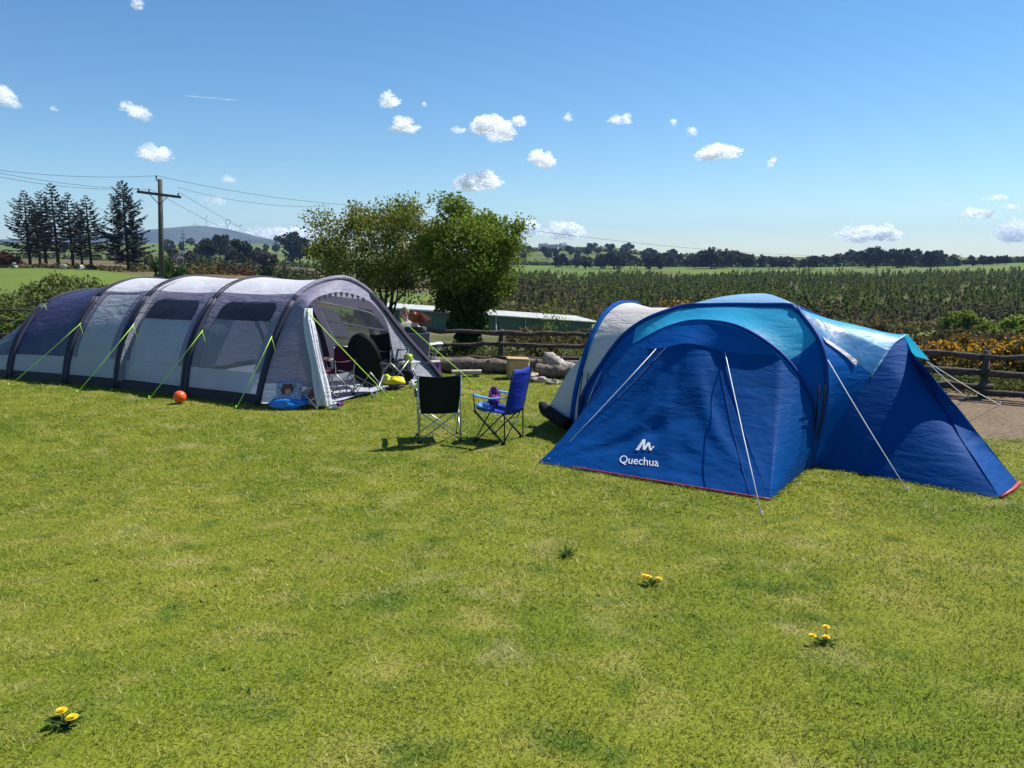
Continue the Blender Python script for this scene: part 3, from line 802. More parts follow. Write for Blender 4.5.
def rightp(u, v):
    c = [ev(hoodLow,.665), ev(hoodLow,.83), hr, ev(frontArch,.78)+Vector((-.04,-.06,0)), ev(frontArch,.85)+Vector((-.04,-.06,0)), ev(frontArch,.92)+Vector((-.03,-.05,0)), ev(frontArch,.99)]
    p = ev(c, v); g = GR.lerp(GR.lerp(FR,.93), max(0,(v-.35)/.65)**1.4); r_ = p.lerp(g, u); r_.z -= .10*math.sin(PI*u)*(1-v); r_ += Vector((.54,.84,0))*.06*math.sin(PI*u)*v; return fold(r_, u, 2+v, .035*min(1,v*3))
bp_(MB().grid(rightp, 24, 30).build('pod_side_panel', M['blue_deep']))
# red hem
hem = MB().tube([centre(1, i/30)+Vector((0,-.012,.012)) for i in range(5,31)], .011, 5); bp_(hem.build('hem_tape', M['redtrim']))
for v_ in (.93,):
    bp_(MB().tube([centre(.03+.96*i/24, v_)+Vector((-.004,-.006,.003)) for i in range(25)], .0035, 4).build('stitched_seam', M['sleeve']))
bp_(MB().tube([rwall(.02+.97*i/24, .55)+Vector((.004,-.006,.003)) for i in range(25)], .0035, 4).build('stitched_seam', M['sleeve'])) if 'rwall' in globals() else None
# lettering and emblem mapped on the door panel
def uv_for(px, py):
    best = None
    tgt = Vector(ray(px,py)).normalized(); E = Vector((0,0,H_EYE))
    lo = (0,0); 
    u, v, st = .8, .45, .25
    def err(u, v): 
        return ((centre(u,v)-E).normalized()-tgt).length
    while st > 1e-4:
        c = min(((err(u+a*st, v+b*st), u+a*st, v+b*st) for a in (-1,0,1) for b in (-1,0,1)), key=lambda t: t[0])
        if (c[1], c[2]) == (u, v): st *= .5
        u, v = min(1,c[1]), c[2]
    return u, v
def on_panel(u, v):
    p = centre(u, v); du = centre(min(1,u+.01), v)-centre(u-.01, v); dv = centre(u, v+.01)-centre(u, v-.01)
    n = du.cross(dv).normalized()
    if n.y > 0: n = -n
    return p + n*.008
u_a, v_a = uv_for(619,463); u_b, v_b = uv_for(659,467); u_c, v_c = uv_for(621,454)
def emb(x, y):        # x along the word 0..1, y up in word widths
    u = u_a + (u_b-u_a)*x + (u_c-u_a)*y*4.4; v = v_a + (v_b-v_a)*x + (v_c-v_a)*y*4.4
    return on_panel(u, v)
cu = bpy.data.curves.new('w', 'FONT'); cu.body = 'Quechua'; cu.size = 1; cu.offset = .002; cu.resolution_u = 4
to = bpy.data.objects.new('w', cu); COL.objects.link(to); bpy.context.view_layer.update()
tm = bpy.data.meshes.new_from_object(to.evaluated_get(bpy.context.evaluated_depsgraph_get()))
xs = [v.co.x for v in tm.vertices]; x0, x1 = min(xs), max(xs)
vv = [emb((v.co.x-x0)/(x1-x0), v.co.y/(x1-x0)) for v in tm.vertices]; ff = [tuple(p.vertices) for p in tm.polygons]
bpy.data.objects.remove(to)
bp_(MB().add(vv, ff).build('lettering', M['white'], smooth=False))
mk = MB()
def poly(ps): mk.add([emb(.64+(x-.64)*.8, .34+(y-.34)*.85) for x, y in ps], [tuple(range(len(ps)))])
poly([(.32,.34),(.44,.34),(.62,.66),(.52,.66)]); poly([(.52,.66),(.62,.66),(.64,.36),(.58,.36)]); poly([(.58,.36),(.66,.36),(.80,.58),(.72,.58)]); poly([(.72,.58),(.80,.58),(.86,.36),(.80,.36)]); poly([(.80,.36),(.86,.36),(.98,.48),(.93,.49)])
bp_(mk.build('emblem', M['white'], smooth=False))
# right pod
W = P(921,362,8.95)
podR = catmull([FR+Vector((.06,-.02,0)), P(832,430,8.98), P(855,400,9.08), P(882,360,9.3), P(893,344,9.45), P(905,335.5,9.62), Vector((5.0,9.95,1.42)), Vector((5.22,10.35,1.1)), Vector((5.38,10.8,.6)), Vector((5.4,11.15,0))], 48)
T1, T2 = .30, .62
bp_(MB().grid(lambda u, v: lofted(domeR, podR, u, v*.2, 0, 4), 8, 12).build('side_panel', M['blue']))
bp_(MB().grid(lambda u, v: lofted(domeR, podR, u, .2+v*.10, 0, 4), 8, 8).build('side_panel', M['blue']))
bp_(MB().grid(lambda u, v: lofted(domeR, podR, u, .30+v*.09, 0, 4), 10, 8).build('mesh_window', M['win_mesh']))
bp_(MB().grid(lambda u, v: lofted(domeR, podR, u, .39+v*.23, .03, 4), 12, 14).build('roof_panel', M['cyan']))
bp_(MB().grid(lambda u, v: lofted(domeR, podR, u, .62+v*.38, 0, 4), 8, 14).build('side_panel', M['blue']))
bp_(MB().grid(lambda u, v: lofted(domeR, podR, .12+.6*u, .285+v*.016, 0, 4)+Vector((.01,-.02,.005)), 8, 2).build('window_tape', M['cream']))
bp_(MB().tube(podR[14:30], .014, 6).build('arch_piping', M['cap']))
GC = G(1000,498,.01); GD = G(1018,483,.01)
def rwall(u, v):
    p = ev(podR, v*.56); q = (FR+Vector((.1,-.05,0))).lerp(GC, v); r_ = p.lerp(q, u); r_ += Vector((.2,.35,0))*.28*math.sin(PI*u)*v*(1-.4*v)
    return wob(r_, .05*math.sin(PI*u)*v, 1.5, 8)
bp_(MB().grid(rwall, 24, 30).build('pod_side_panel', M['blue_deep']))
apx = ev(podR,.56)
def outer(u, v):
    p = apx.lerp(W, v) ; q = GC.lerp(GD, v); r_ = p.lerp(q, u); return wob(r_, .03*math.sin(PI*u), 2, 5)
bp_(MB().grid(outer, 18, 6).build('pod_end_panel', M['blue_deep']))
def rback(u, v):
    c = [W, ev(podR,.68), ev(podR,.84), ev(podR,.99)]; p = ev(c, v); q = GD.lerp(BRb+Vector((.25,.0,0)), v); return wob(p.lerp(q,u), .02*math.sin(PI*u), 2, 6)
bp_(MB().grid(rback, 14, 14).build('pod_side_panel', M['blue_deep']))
mb = MB(); W2 = W+Vector((.05,-.03,.01)); k1 = ev(podR,.50); k2 = ev(podR,.66)
mb.grid(lambda u, v: (k1.lerp(apx+Vector((0,0,.015)), min(1,v*2)) if v < .5 else (apx+Vector((0,0,.015))).lerp(k2, v*2-1)).lerp(W2, u) + Vector((.02,-.02,.02)), 6, 8)
bp_(mb.build('pod_hood', M['cyan']))
mb = MB().tube([GC+Vector((.0,-.01,.01)), GC.lerp(GD,.5)+Vector((.02,-.02,.015)), GD+Vector((.02,0,.01))], .018, 5); bp_(mb.build('hem_tape', M['redtrim']))
# cream pod at the back left
podL = catmull([Vector((.86,10.75,0)), Vector((.93,10.8,.55)), P(587,355,10.85), P(598,328,11.05), P(610,311,11.3), P(624,303,11.6), P(640,306,12.0), Vector((2.15,12.5,1.35)), Vector((2.4,12.95,.7)), Vector((2.5,13.1,0))], 48)
bp_(MB().grid(lambda u, v: lofted(domeL, podL, u, v, .05, 2), 12, 44).build('cream_pod_roof', M['cream']))
bp_(MB().grid(lambda u, v: ev(podL, v*.72) + Vector((-.05*u-.0, .02*u, .018)) + (ev(podL, v*.72)-Vector((1.6,11.8,.6))).normalized()*(.02), 2, 40).build('pod_hoop_band', M['blue']))
sleeve([p+Vector((-.02,0,0.01)) for p in podL], .028, 'pod_hoop', 'blue')
LGc = Vector((.50,11.15,.22)); LGd = Vector((1.5,13.6,.02))
def lwall(u, v):
    p = ev(podL, .02+v*.5); q = Vector((.82,10.72,.02)).lerp(LGc, min(1,v*1.6)) if v < .62 else LGc.lerp(Vector((.75,11.9,.05)), (v-.62)/.38)
    return wob(p.lerp(q, u), .05*math.sin(PI*u), 2.2, 3)
bp_(MB().grid(lwall, 14, 24).build('cream_side_flap', M['cream']))
bp_(MB().grid(lambda u, v: ev(podL,.52+v*.48).lerp(Vector((.75,11.9,.05)).lerp(LGd, v), u), 8, 16).build('cream_side_flap', M['cream']))
rl = catmull([Vector((.80,10.62,.14)), Vector((.66,10.85,.17)), Vector((.52,11.08,.22)), Vector((.44,11.22,.28))], 14)
def roll(u, v):
    p = ev(rl, v); a = 2*PI*u; r_ = .095*(1+.12*math.sin(3*a+v*7))*(1 if .04 < v < .96 else .8); return p + Vector((.85,.5,0))*math.cos(a)*r_*.8 + Vector((0,0,1))*math.sin(a)*r_
mb = MB().grid(roll, 20, 16); mb.add([ev(rl,1)+Vector((.0,.01,0))]+[roll(i/12,1) for i in range(12)], [(0,i+1,(i+1)%12+1) for i in range(12)])
bp_(mb.build('rolled_black_flap', M['black']))
for dx in (.0,.09,.2):
    bp_(MB().tube([P(583+dx*60,372,10.7), P(579+dx*60,400,10.55), P(577+dx*40,424,10.5)], .007, 5).build('elastic_strap', M['black']))
for dx, dy in ((0,0),(5,3)):
    bp_(MB().tube([P(601+dx,372+dy,10.35), P(595+dx,385+dy,10.3), P(588+dx,402+dy,10.2)], .010, 5).build('pole_end', M['steel']))
# pole tails at right
for dx in (-4,2):
    bp_(MB().tube([P(823+dx,385,8.75), P(820+dx,420,8.75), P(812+dx*.5,450,8.8), P(808+dx*.3,466,8.86)], .009, 5).build('pole_end', M['black']))
for (p, q) in ((HA, G(549,463)), (HB, G(762,517)), (P(826,357,8.95), G(908,492)), (W2, G(967,398)), (W2, G(1000,405))):
    bp_(rope(p, q, M['cord_white'], .0055, loop=False))
bp_(MB().tube([P(650,341,10.15), HA], .008, 4).build('guy_rope', M['cord_white']))

# ------------------------------------------------------------------ furniture
def camp_chair(name, loc, rz, label, fab, frame, hi=.90, w=.54, roundtop=False, group=None, pocket=True, sc=1.0, armm=None):
    root = empty(name, loc, rz, label=label, cat='camp chair', group=group); root.scale = (sc,)*3
    h = w/2; d = .22; sh = .42
    def seatf(u, v):
        x = -h+.03+(w-.06)*u; y = -d+2*d*v; return Vector((x, y, sh-.055*math.sin(PI*u)*(.5+.5*math.sin(PI*v))+.03*v))
    solid(MB().grid(seatf, 8, 8).build('seat', M[fab], root), .012)
    def backf(u, v):
        ww = h*(1.07-.20*(1-v)) ; x = (2*u-1)*ww
        if roundtop: x *= (1 if v < .75 else 1-.28*((v-.75)/.25)**2)
        z = .40+(hi-.40)*v; y = -d-.02-.13*v - .05*math.sin(PI*u)*(1-.5*v); return Vector((x, y, z - .02*math.sin(PI*u)*v))
    solid(MB().grid(backf, 10, 10).build('backrest', M[fab], root), .014)
    for s in (-1,1):
        def armf(u, v): return Vector((s*(h+.005)+(v-.5)*.07, -d-.05+(2*d+.08)*u, .64-.03*math.sin(PI*u)))
        solid(MB().grid(armf, 8, 2).build('armrest', M[armm or fab], root), .014)
        MB().tube([(s*h,-d-.02,0.0),(s*h,-d-.02,.42),(s*(h-.0),-d-.16,hi-.01)], .0105, 6).build('rear_upright', M[frame], root)
        MB().tube([(s*h,d,.38),(s*(h+.005),d+.02,.65)], .0095, 6).build('arm_post', M[frame], root)
        MB().tube([(s*h,-d,.03),(s*h,d,sh)], .0095, 6).tube([(s*(h-.02),d,.0),(s*(h-.02),-d,sh)], .0095, 6).build('side_leg', M[frame], root)
        mb = MB()
        for yy in (-d, d): mb.box((s*h, yy, .012), (.05,.05,.024))
        mb.build('foot', M['black'], root)
    for yy in (-d-.005, d):
        MB().tube([(-h,yy,.02),(h,yy,sh)], .0095, 6).tube([(h,yy+.02,.02),(-h,yy+.02,sh)], .0095, 6).build('cross_leg', M[frame], root)
    return root
gc = G(438,440); camp_chair('camp_chair', (gc.x,gc.y+.12,0), .16, 'black folding camp chair with grey legs, seen from behind beside the blue camp chair', 'black', 'steel', .93, .56)
gb = G(497,441); cb = camp_chair('camp_chair', (gb.x+.02,gb.y+.10,0), 1.05, 'royal blue folding camp chair with dark legs and light blue armrests', 'chairblue', 'darksteel', 1.02, .50, True, armm='chairlight')
# things on the blue chair seat
def cloth_lump(name, c, r, m, label, cat, seed=1):
    o = MB().blob((0,0,0), r, 18, 14, .7, seed).build(name, M[m]); o.location = c; return tag(o, label, cat)
cloth_lump('towel', (gb.x-.16,gb.y+.10,.46), (.11,.13,.06), 'chairlight', 'crumpled light blue cloth on the seat of the blue camp chair', 'towel', 3)
cloth_lump('jumper', (gb.x-.04,gb.y+.17,.56), (.07,.13,.13), 'purple', 'purple cloth bundled against the backrest of the blue camp chair', 'clothing', 5)

# moon chair, big round black
mc = empty('moon_chair', (-2.66,13.75,0), -.25, label='large round black padded camp chair in the tent doorway', cat='camp chair')
def moon(u, v):
    a = 2*PI*u; r_ = v; x = math.cos(a)*r_*.31; z0 = math.sin(a)*r_*.50; return Vector((x, -.14+.16*(r_**2)-z0*.30, .62+z0*1.0))
solid(MB().grid(moon, 28, 8).build('padded_seat', M['black'], mc), .05)
ring = MB().tube([moon(i/28,1) for i in range(29)], .022, 7); ring.build('rim', M['black'], mc)
for s in (-1,1):
    MB().tube([(s*.30,.30,0),(-s*.22,-.22,.45)], .011, 6).tube([(s*.30,-.28,0),(-s*.2,.26,.40)], .011, 6).build('cross_leg', M['steel'], mc)
    MB().tube([(s*.30,.30,0),(s*.2,-.2,.45)], .011, 6).tube([(s*.30,-.28,0),(s*.28,.2,.35)], .011, 6).build('side_leg', M['steel'], mc)
camp_chair('camp_chair', (-3.15,13.45,.05), PI-.5, 'dark red folding camp chair just inside the tunnel tent doorway', 'maroon', 'steel', .84, .50)
camp_chair('camp_chair', (-2.35,14.95,.05), -2.3, 'small black camp chair behind the round chair, near the doorway right edge', 'black', 'steel', .92, .44)
# folding table inside
ft = empty('folding_table', (-3.05,14.35,.05), .6, label='low white folding table with clutter on it inside the tunnel tent', cat='table')
MB().box((0,0,.55), (.9,.5,.03)).build('table_top', M['white'], ft)
for s in (-1,1):
    MB().tube([(s*.4,.2,0),(s*.4,-.2,.53)], .01, 6).tube([(s*.4,-.2,0),(s*.4,.2,.53)], .01, 6).build('leg', M['steel'], ft)
def boxthing(name, c, d, rz, m, label, cat, lidm=None):
    r = empty(name, c, rz, label=label, cat=cat); o = MB().box((0,0,d[2]/2), d).build('body', M[m], r, smooth=False)
    bv = o.modifiers.new('b', 'BEVEL'); bv.width = min(d)*.15; bv.segments = 3
    if lidm: MB().box((0,0,d[2]+.012), (d[0]*1.04,d[1]*1.04,.025)).build('lid', M[lidm], r, smooth=False)
    return r
boxthing('cool_box', (-3.2,14.4,.615), (.28,.2,.16), .4, 'greychair', 'grey cool box with white lid on the low white table', 'cool box', 'white')
boxthing('storage_tub', (-2.85,14.3,.615), (.2,.18,.10), .9, 'purple', 'small purple tub on the low white table', 'tub', 'white')
# small table on the doorway's right with bags
st_ = empty('side_table', (-2.15,15.2,.04), .8, label='small pale camping side table behind the doorway right edge', cat='table')
MB().box((0,0,.36), (.55,.35,.025)).build('table_top', M['sheet'], st_)
for sx in (-1,1):
    MB().tube([(sx*.24,.14,0),(sx*.24,-.14,.35)], .009, 5).tube([(sx*.24,-.14,0),(sx*.24,.14,.35)], .009, 5).build('leg', M['steel'], st_)
def bag(name, loc, r, m, label, seed):
    e = empty(name, loc, label=label, cat='bag')
    MB().blob((0,0,r[2]), r, 18, 12, .5, seed).build('body', M[m], e)
    MB().tube([(-r[0]*.5,0,r[2]*1.8),(0,0,r[2]*2.5),(r[0]*.5,0,r[2]*1.8)], .012, 5).build('handle', M['black'], e)
    return e
bag('bag', (-2.05,15.1,.40), (.085,.07,.10), 'limeplastic', 'yellow green bag standing on the pale side table', 4)
bag('bag', (-2.1,14.98,.04), (.17,.12,.13), 'black', 'black bag on the groundsheet under the side table', 6)
bag('bag', (-2.42,14.62,.04), (.10,.09,.10), 'limeplastic', 'lime green bag low on the groundsheet beside the black chair', 8)

# ball
bp0 = G(179,404); ball = MB().blob((0,0,0), .105, 28, 18).build('ball', M['orange']); ball.location = (bp0.x, bp0.y+.05, .115)
tag(ball, 'orange ball on the grass in front of the tunnel tent', 'ball')
# child's chairs in a heap at the left of the doorway
g1 = G(287,410); k1_ = empty('baby_floor_chair', (g1.x,g1.y+.10,0), .1, label='bright blue padded toddler seat with printed backrest lying by the tent porch', cat='baby chair')
def tray(u, v):
    a = 2*PI*u; b = 2*PI*v; R1 = .27; p = Vector((math.cos(a)*R1*(1), math.sin(a)*.16, .09)); return p + Vector((math.cos(a)*math.cos(b)*.075, math.sin(a)*math.cos(b)*.075, math.sin(b)*.085))
MB().blob((0,0,.085), (.29,.15,.095), 26, 16, .45, 6).build('padded_rim', M['toyblue'], k1_); MB().tube([(-.27,.05,.12),(-.1,.16,.24),(.14,.16,.22),(.28,.05,.1)], .03, 8).build('rolled_edge', M['toyblue'], k1_)
solid(MB().grid(lambda u, v: Vector(((u-.5)*.42, .0+.20*v+.03*math.sin(5*u), .12+.30*v)), 8, 8).build('backrest', M['printgrey'], k1_), .015)
MB().blob((-.02,.10,.30), (.085,.03,.11), 14, 10, .5, 2).build('printed_patch', M['brown'], k1_)
MB().blob((-.01,.07,.27), (.045,.02,.055), 14, 10, .3, 2).build('printed_patch', M['skin'], k1_)
g2 = G(310,409); k2_ = empty('toddler_chair', (g2.x,g2.y+.12,0), -.5, label="child's white framed folding chair tipped on its side next to the blue toddler seat", cat='child chair')
solid(MB().grid(lambda u, v: Vector(((u-.5)*.36, -.02+.1*v, .06+.28*v+.05*math.sin(PI*u))), 8, 6).build('seat', M['printred'], k2_), .012)
solid(MB().grid(lambda u, v: Vector(((u-.5)*.34+.05, .10+.18*v, .30-.05*v+.03*math.sin(6*u))), 8, 6).build('backrest', M['printgrey'], k2_), .012)
for s in (-1,1):
    MB().tube([(s*.2,-.1,.015),(s*.19,.1,.34)], .012, 6).tube([(-s*.2,-.08,.015),(s*.22,.02,.24),(s*.1,.2,.36)], .012, 6).build('frame', M['white'], k2_)
# toys on the grass
def toy(name, px, py, r, m, label, cat, seed=2, dz=0, parts=None):
    g = G(px, py); e = empty(name, (g.x,g.y,dz), label=label, cat=cat)
    MB().blob((0,0,r[2]*.9), r, 14, 10, .5, seed).build('body', M[m], e)
    if parts:
        for (c, rr, mm, nm) in parts: MB().blob(c, rr, 10, 8).build(nm, M[mm], e)
    return e
toy('soft_toy', 335, 409, (.08,.06,.06), 'white', 'white soft toy lying on the grass at the tent doorway', 'soft toy', 3, parts=[((.07,-.03,.09),(.04,.04,.04),'purple','head'),((-.06,-.05,.03),(.045,.03,.025),'white','paw')])
toy('soft_toy', 326, 407, (.06,.05,.04), 'yellow', 'small yellow toy on the grass beside the white soft toy', 'soft toy', 4, parts=[((-.05,0,.05),(.03,.03,.03),'orange','head')])
toy('shoe', 319, 408, (.05,.10,.035), 'printred', 'dull red shoe on the grass left of the yellow toy', 'shoe', 5, parts=[((0,.05,.05),(.035,.04,.03),'black','collar')])
toy('shoe', 341, 406, (.05,.09,.035), 'maroon', 'dark red shoe on the grass right of the white soft toy', 'shoe', 6, parts=[((0,.05,.05),(.035,.04,.03),'black','collar')])
yb = toy('bucket', 397, 389, (.17,.13,.085), 'yellow', 'upturned yellow bucket on purple cloth at the doorway right corner', 'bucket', 7, .07, parts=[((0,-.05,.0),(.16,.1,.05),'purple','cloth_base')])
toy('paper_bag', 412, 388, (.06,.05,.07), 'white', 'small white bag on the grass right of the yellow bucket', 'bag', 9, parts=[((0,0,.13),(.03,.03,.03),'white','knot')])

# ------------------------------------------------------------------ people behind the tunnel tent
def skin_body(name, joints, edges, radii, m, parent=None, sub=2):
    me = bpy.data.meshes.new(name); me.from_pydata(joints, edges, []); me.update()
    o = bpy.data.objects.new(name, me); COL.objects.link(o); me.materials.append(m)
    sk = o.modifiers.new('skin', 'SKIN'); sk.use_smooth_shade = True
    lay = me.skin_vertices[0] if me.skin_vertices else None
    if lay is None:
        import bmesh
        bm = bmesh.new(); bm.from_mesh(me); bm.verts.layers.skin.verify(); bm.to_mesh(me); bm.free(); lay = me.skin_vertices[0]
    for i, r in enumerate(radii): lay.data[i].radius = (r, r) if not isinstance(r, tuple) else r
    lay.data[0].use_root = True
    sb = o.modifiers.new('sub', 'SUBSURF'); sb.levels = sub; sb.render_levels = sub
    if parent: o.parent = parent
    return o
def person_seated(loc, rz, label, hairm, topm, legm, hairflow=(.35,-.02,.04), seat=.44, group=None):
    root = empty('person', loc, rz, label=label, cat='person', group=group)
    s = seat
    J = [(0,0,s+.06),(0,.0,s+.30),(0,-.02,s+.50),(0,0,s+.60),(0,.01,s+.70),(0,.02,s+.80),
         (-.17,-.01,s+.50),(-.24,.10,s+.27),(-.18,.30,s+.20),(-.15,.38,s+.20),
         (.17,-.01,s+.50),(.24,.10,s+.27),(.18,.30,s+.20),(.15,.38,s+.20),
         (-.10,.04,s+.04),(-.12,.42,s+.08),(-.13,.45,.08),(-.13,.58,.04),
         (.10,.04,s+.04),(.12,.42,s+.08),(.13,.45,.08),(.13,.58,.04)]
    E = [(0,1),(1,2),(2,3),(3,4),(4,5),(2,6),(6,7),(7,8),(8,9),(2,10),(10,11),(11,12),(12,13),(0,14),(14,15),(15,16),(16,17),(0,18),(18,19),(19,20),(20,21)]
    Rr = [.14,.13,.12,.055,.085,.07,.065,.045,.035,.03,.065,.045,.035,.03,.09,.065,.045,.04,.09,.065,.045,.04]
    skin_body('body', J, E, Rr, M['skin'], root)
    skin_body('jumper', [(0,0,s+.02),(0,0,s+.30),(0,-.02,s+.50),(0,-.01,s+.56),(-.18,-.01,s+.49),(-.25,.10,s+.27),(-.20,.24,s+.21),(.18,-.01,s+.49),(.25,.10,s+.27),(.20,.24,s+.21)],
              [(0,1),(1,2),(2,3),(2,4),(4,5),(5,6),(2,7),(7,8),(8,9)], [.17,.16,.165,.085,.105,.07,.058,.105,.07,.058], M[topm], root)
    skin_body('trousers', [(0,0,s+.05),(-.10,.04,s+.04),(-.12,.42,s+.08),(-.13,.45,.12),(.10,.04,s+.04),(.12,.42,s+.08),(.13,.45,.12)],
              [(0,1),(1,2),(2,3),(0,4),(4,5),(5,6)], [.15,.105,.08,.06,.105,.08,.06], M[legm], root)
    # face
    hc = Vector((0,.015,s+.755))
    f = MB(); f.blob(hc+Vector((0,.105,-.01)), (.014,.022,.02), 8, 6); f.build('nose', M['skin'], root)
    for sx in (-1,1):
        MB().blob(hc+Vector((sx*.035,.09,.02)), (.013,.008,.009), 8, 6).build('eye', M['black'], root)
        MB().blob(hc+Vector((sx*.09,.0,.0)), (.012,.022,.03), 8, 6).build('ear', M['skin'], root)
    MB().blob(hc+Vector((0,.09,-.045)), (.025,.008,.007), 8, 6).build('mouth', M['maroon'], root)
    hr_ = MB(); hr_.blob(hc+Vector((0,-.025,.025)), (.105,.11,.115), 18, 14, .35, 4)
    rd = random.Random(5)
    for i in range(46):
        a = rd.uniform(0, PI*2); st0 = hc + Vector((math.cos(a)*.07, -.04-.04*abs(math.sin(a)), rd.uniform(-.05,.09)))
        fl = Vector(hairflow); 
        hr_.tube([st0, st0+fl*.4+Vector((0,-.02,rd.uniform(-.05,.03))), st0+fl*rd.uniform(.7,1.1)+Vector((rd.uniform(-.03,.03),rd.uniform(-.05,.03),rd.uniform(-.10,.07)))], [.018,.012,.002], 4)
    hr_.build('hair', M[hairm], root)
    return root
pc = P(414,345,16.3)
camp_chair('camp_chair', (pc.x,16.3,0), .35, 'grey backed camp chair holding the ginger haired person behind the tunnel tent', 'greychair', 'steel', .92, .52)
person_seated((pc.x+.02,16.32,0), .35, 'person with long ginger hair blowing sideways, seated in the grey backed chair', 'ginger', 'cloth_dark', 'denim', (.26,-.04,-.03))
pc2 = P(405,330,17.0)
camp_chair('camp_chair', (pc2.x,17.0,0), -2.7, 'dark camp chair holding the fair haired person, mostly hidden by the tunnel tent', 'cloth_dark', 'steel', .85, .52)
person_seated((pc2.x,17.0,.0), -2.7, 'person with short light brown hair seated behind the ginger haired person', 'blonde', 'cloth_pale', 'denim', (.03,-.03,-.10), seat=.5)
wt = empty('folding_stool', (P(432,360,16.4).x,16.4,0), .2, label='pale topped folding table with crossed legs right of the ginger haired person', cat='table')
solid(MB().grid(lambda u, v: Vector(((u-.5)*.46,(v-.5)*.34,.64+.01*math.sin(9*u))), 8, 4).build('table_top', M['white'], wt), .02)
for s in (-1,1): MB().tube([(-.2,s*.15,0),(.2,s*.15,.63)], .010, 5).tube([(.2,s*.15,0),(-.2,s*.15,.63)], .010, 5).build('crossed_leg', M['steel'], wt)
boxthing('cool_bag', (P(430,370,16.0).x,15.95,0), (.42,.3,.30), .2, 'purple', 'purple cool bag on the grass in front of the pale topped table', 'cool bag', 'cloth_pale')

# ------------------------------------------------------------------ fence, logs
def rail(p, q, r, seed, name, m, parent):
    rd = random.Random(seed); n = 9; pts = []; rs = []
    for i in range(n+1):
        t = i/n; pts.append(Vector(p).lerp(Vector(q), t)+Vector((0, rd.uniform(-.015,.015), rd.uniform(-.02,.02)))); rs.append(r*rd.uniform(.8,1.15))
    return MB().tube(pts, rs, 7).build(name, M[m], parent)
def fence(pts, hts, label, sp=2.1, seed=1, r=.05):
    root = empty('rail_fence', (0,0,0), label=label, cat='fence')
    root.location = (pts[0][0], pts[0][1], hz(*pts[0])); rd = random.Random(seed)
    for i in range(len(pts)-1):
        a, b = Vector((pts[i][0],pts[i][1],0)), Vector((pts[i+1][0],pts[i+1][1],0)); L_ = (b-a).length; n = max(1, round(L_/sp))
        for k in range(n):
            p = a.lerp(b, k/n); q = a.lerp(b, (k+1)/n); zp, zq = hz(p.x,p.y), hz(q.x,q.y)
            shift(MB().tube([(p.x,p.y+.08,zp-.2),(p.x+rd.uniform(-.03,.03),p.y+.08,zp+max(hts)+.06+rd.uniform(0,.06))], [.07,.062], 8).build('post', M['post']), root)
            for h in hts:
                o = rail((p.x-.12,p.y,zp+h+rd.uniform(-.03,.03)), (q.x+.12,q.y,zq+h+rd.uniform(-.03,.03)), r*rd.uniform(.8,1.2), rd.random(), 'rail', 'rail', None); shift(o, root)
        if i == len(pts)-2:
            shift(MB().tube([(b.x,b.y+.08,hz(b.x,b.y)-.2),(b.x,b.y+.08,hz(b.x,b.y)+max(hts)+.08)], [.07,.062], 8).build('post', M['post']), root)
    return root
fence([(-2.3,17.7),(1.8,17.25),(5.4,15.6)], (.20,.52,.80), 'dark round rail fence behind the camp chairs, in front of the green shed', 2.1, 3)
fence([(6.1,15.0),(8.4,13.45),(12.5,10.6)], (.14,.44,.74), 'dark round rail fence beside the bare dirt, right of the blue tent', 2.4, 5, .06)
fence([(-17,21.5),(-9.5,20.8)], (.35,.75,1.05), 'thin rail fence below the bramble bank at the left edge', 2.4, 7, .035)
def log(name, p, q, r, m, label, seed, cat='log', stubs=3, endm='cutwood'):
    rd = random.Random(seed); p, q = Vector(p), Vector(q); root = empty(name, p.lerp(q,.5), label=label, cat=cat); c = root.location.copy(); c.z = 0
    n = 12; pts, rs = [], []
    for i in range(n+1):
        pts.append(p.lerp(q, i/n)-root.location+Vector((0,rd.uniform(-.03,.03),rd.uniform(-.02,.02)))); rs.append(r*rd.uniform(.9,1.08)*(1-.15*i/n))
    MB().tube(pts, rs, 10).build('trunk', M[m], root)
    for i in range(stubs):
        k = rd.randrange(2, n-1); MB().tube([pts[k], pts[k]+Vector((rd.uniform(-.15,.15),rd.uniform(-.2,.05),rd.uniform(.06,.14)))], [r*.35,r*.2], 6).build('branch_stub', M[m], root)
    d = (pts[-1]-pts[-2]).normalized(); MB().tube([pts[-1], pts[-1]+d*.012], rs[-1]*.85, 10).build('cut_end', M[endm], root)
    return root
log('log', (-1.85,16.6,.16), (.35,16.35,.17), .17, 'logbark', 'long grey log lying in front of the rail fence behind the black camp chair', 2)
log('log', (-.1,16.95,.15), (2.6,16.6,.12), .11, 'logbark', 'thin dark log lying at the foot of the rail fence right of the sawn block', 12)
bk = empty('sawn_block', (.12,15.75,0), .15, label='pale sawn wood block standing behind the blue camp chair', cat='wood block')
o = MB().box((0,0,.20), (.42,.34,.40)).build('block', M['cutwood'], bk, smooth=False); o.modifiers.new('b','BEVEL').width = .02
MB().box((0,0,.41), (.46,.36,.02), tilt=Matrix.Rotation(.06,3,'Y')).build('top_slab', M['cutwood'], bk, smooth=False)
pk = empty('plank', (-.95,15.95,.0), .1, label='short bleached plank on the grass in front of the long grey log', cat='plank'); MB().box((0,0,.10), (.62,.22,.06)).build('board', M['logpale'], pk, smooth=False); MB().box((-.18,0,.035),(.1,.18,.07)).box((.18,0,.035),(.1,.18,.07)).build('bearer', M['logbark'], pk, smooth=False)
log('driftwood', (.75,16.3,.36), (1.15,15.7,.16), .15, 'logpale', 'bleached gnarled log leaning at the fence just left of the cream tent pod', 4, 'log', 4)
log('driftwood', (.50,15.9,.13), (1.35,15.5,.15), .14, 'logbark', 'short dark log end under the bleached gnarled log', 5, 'log', 2)
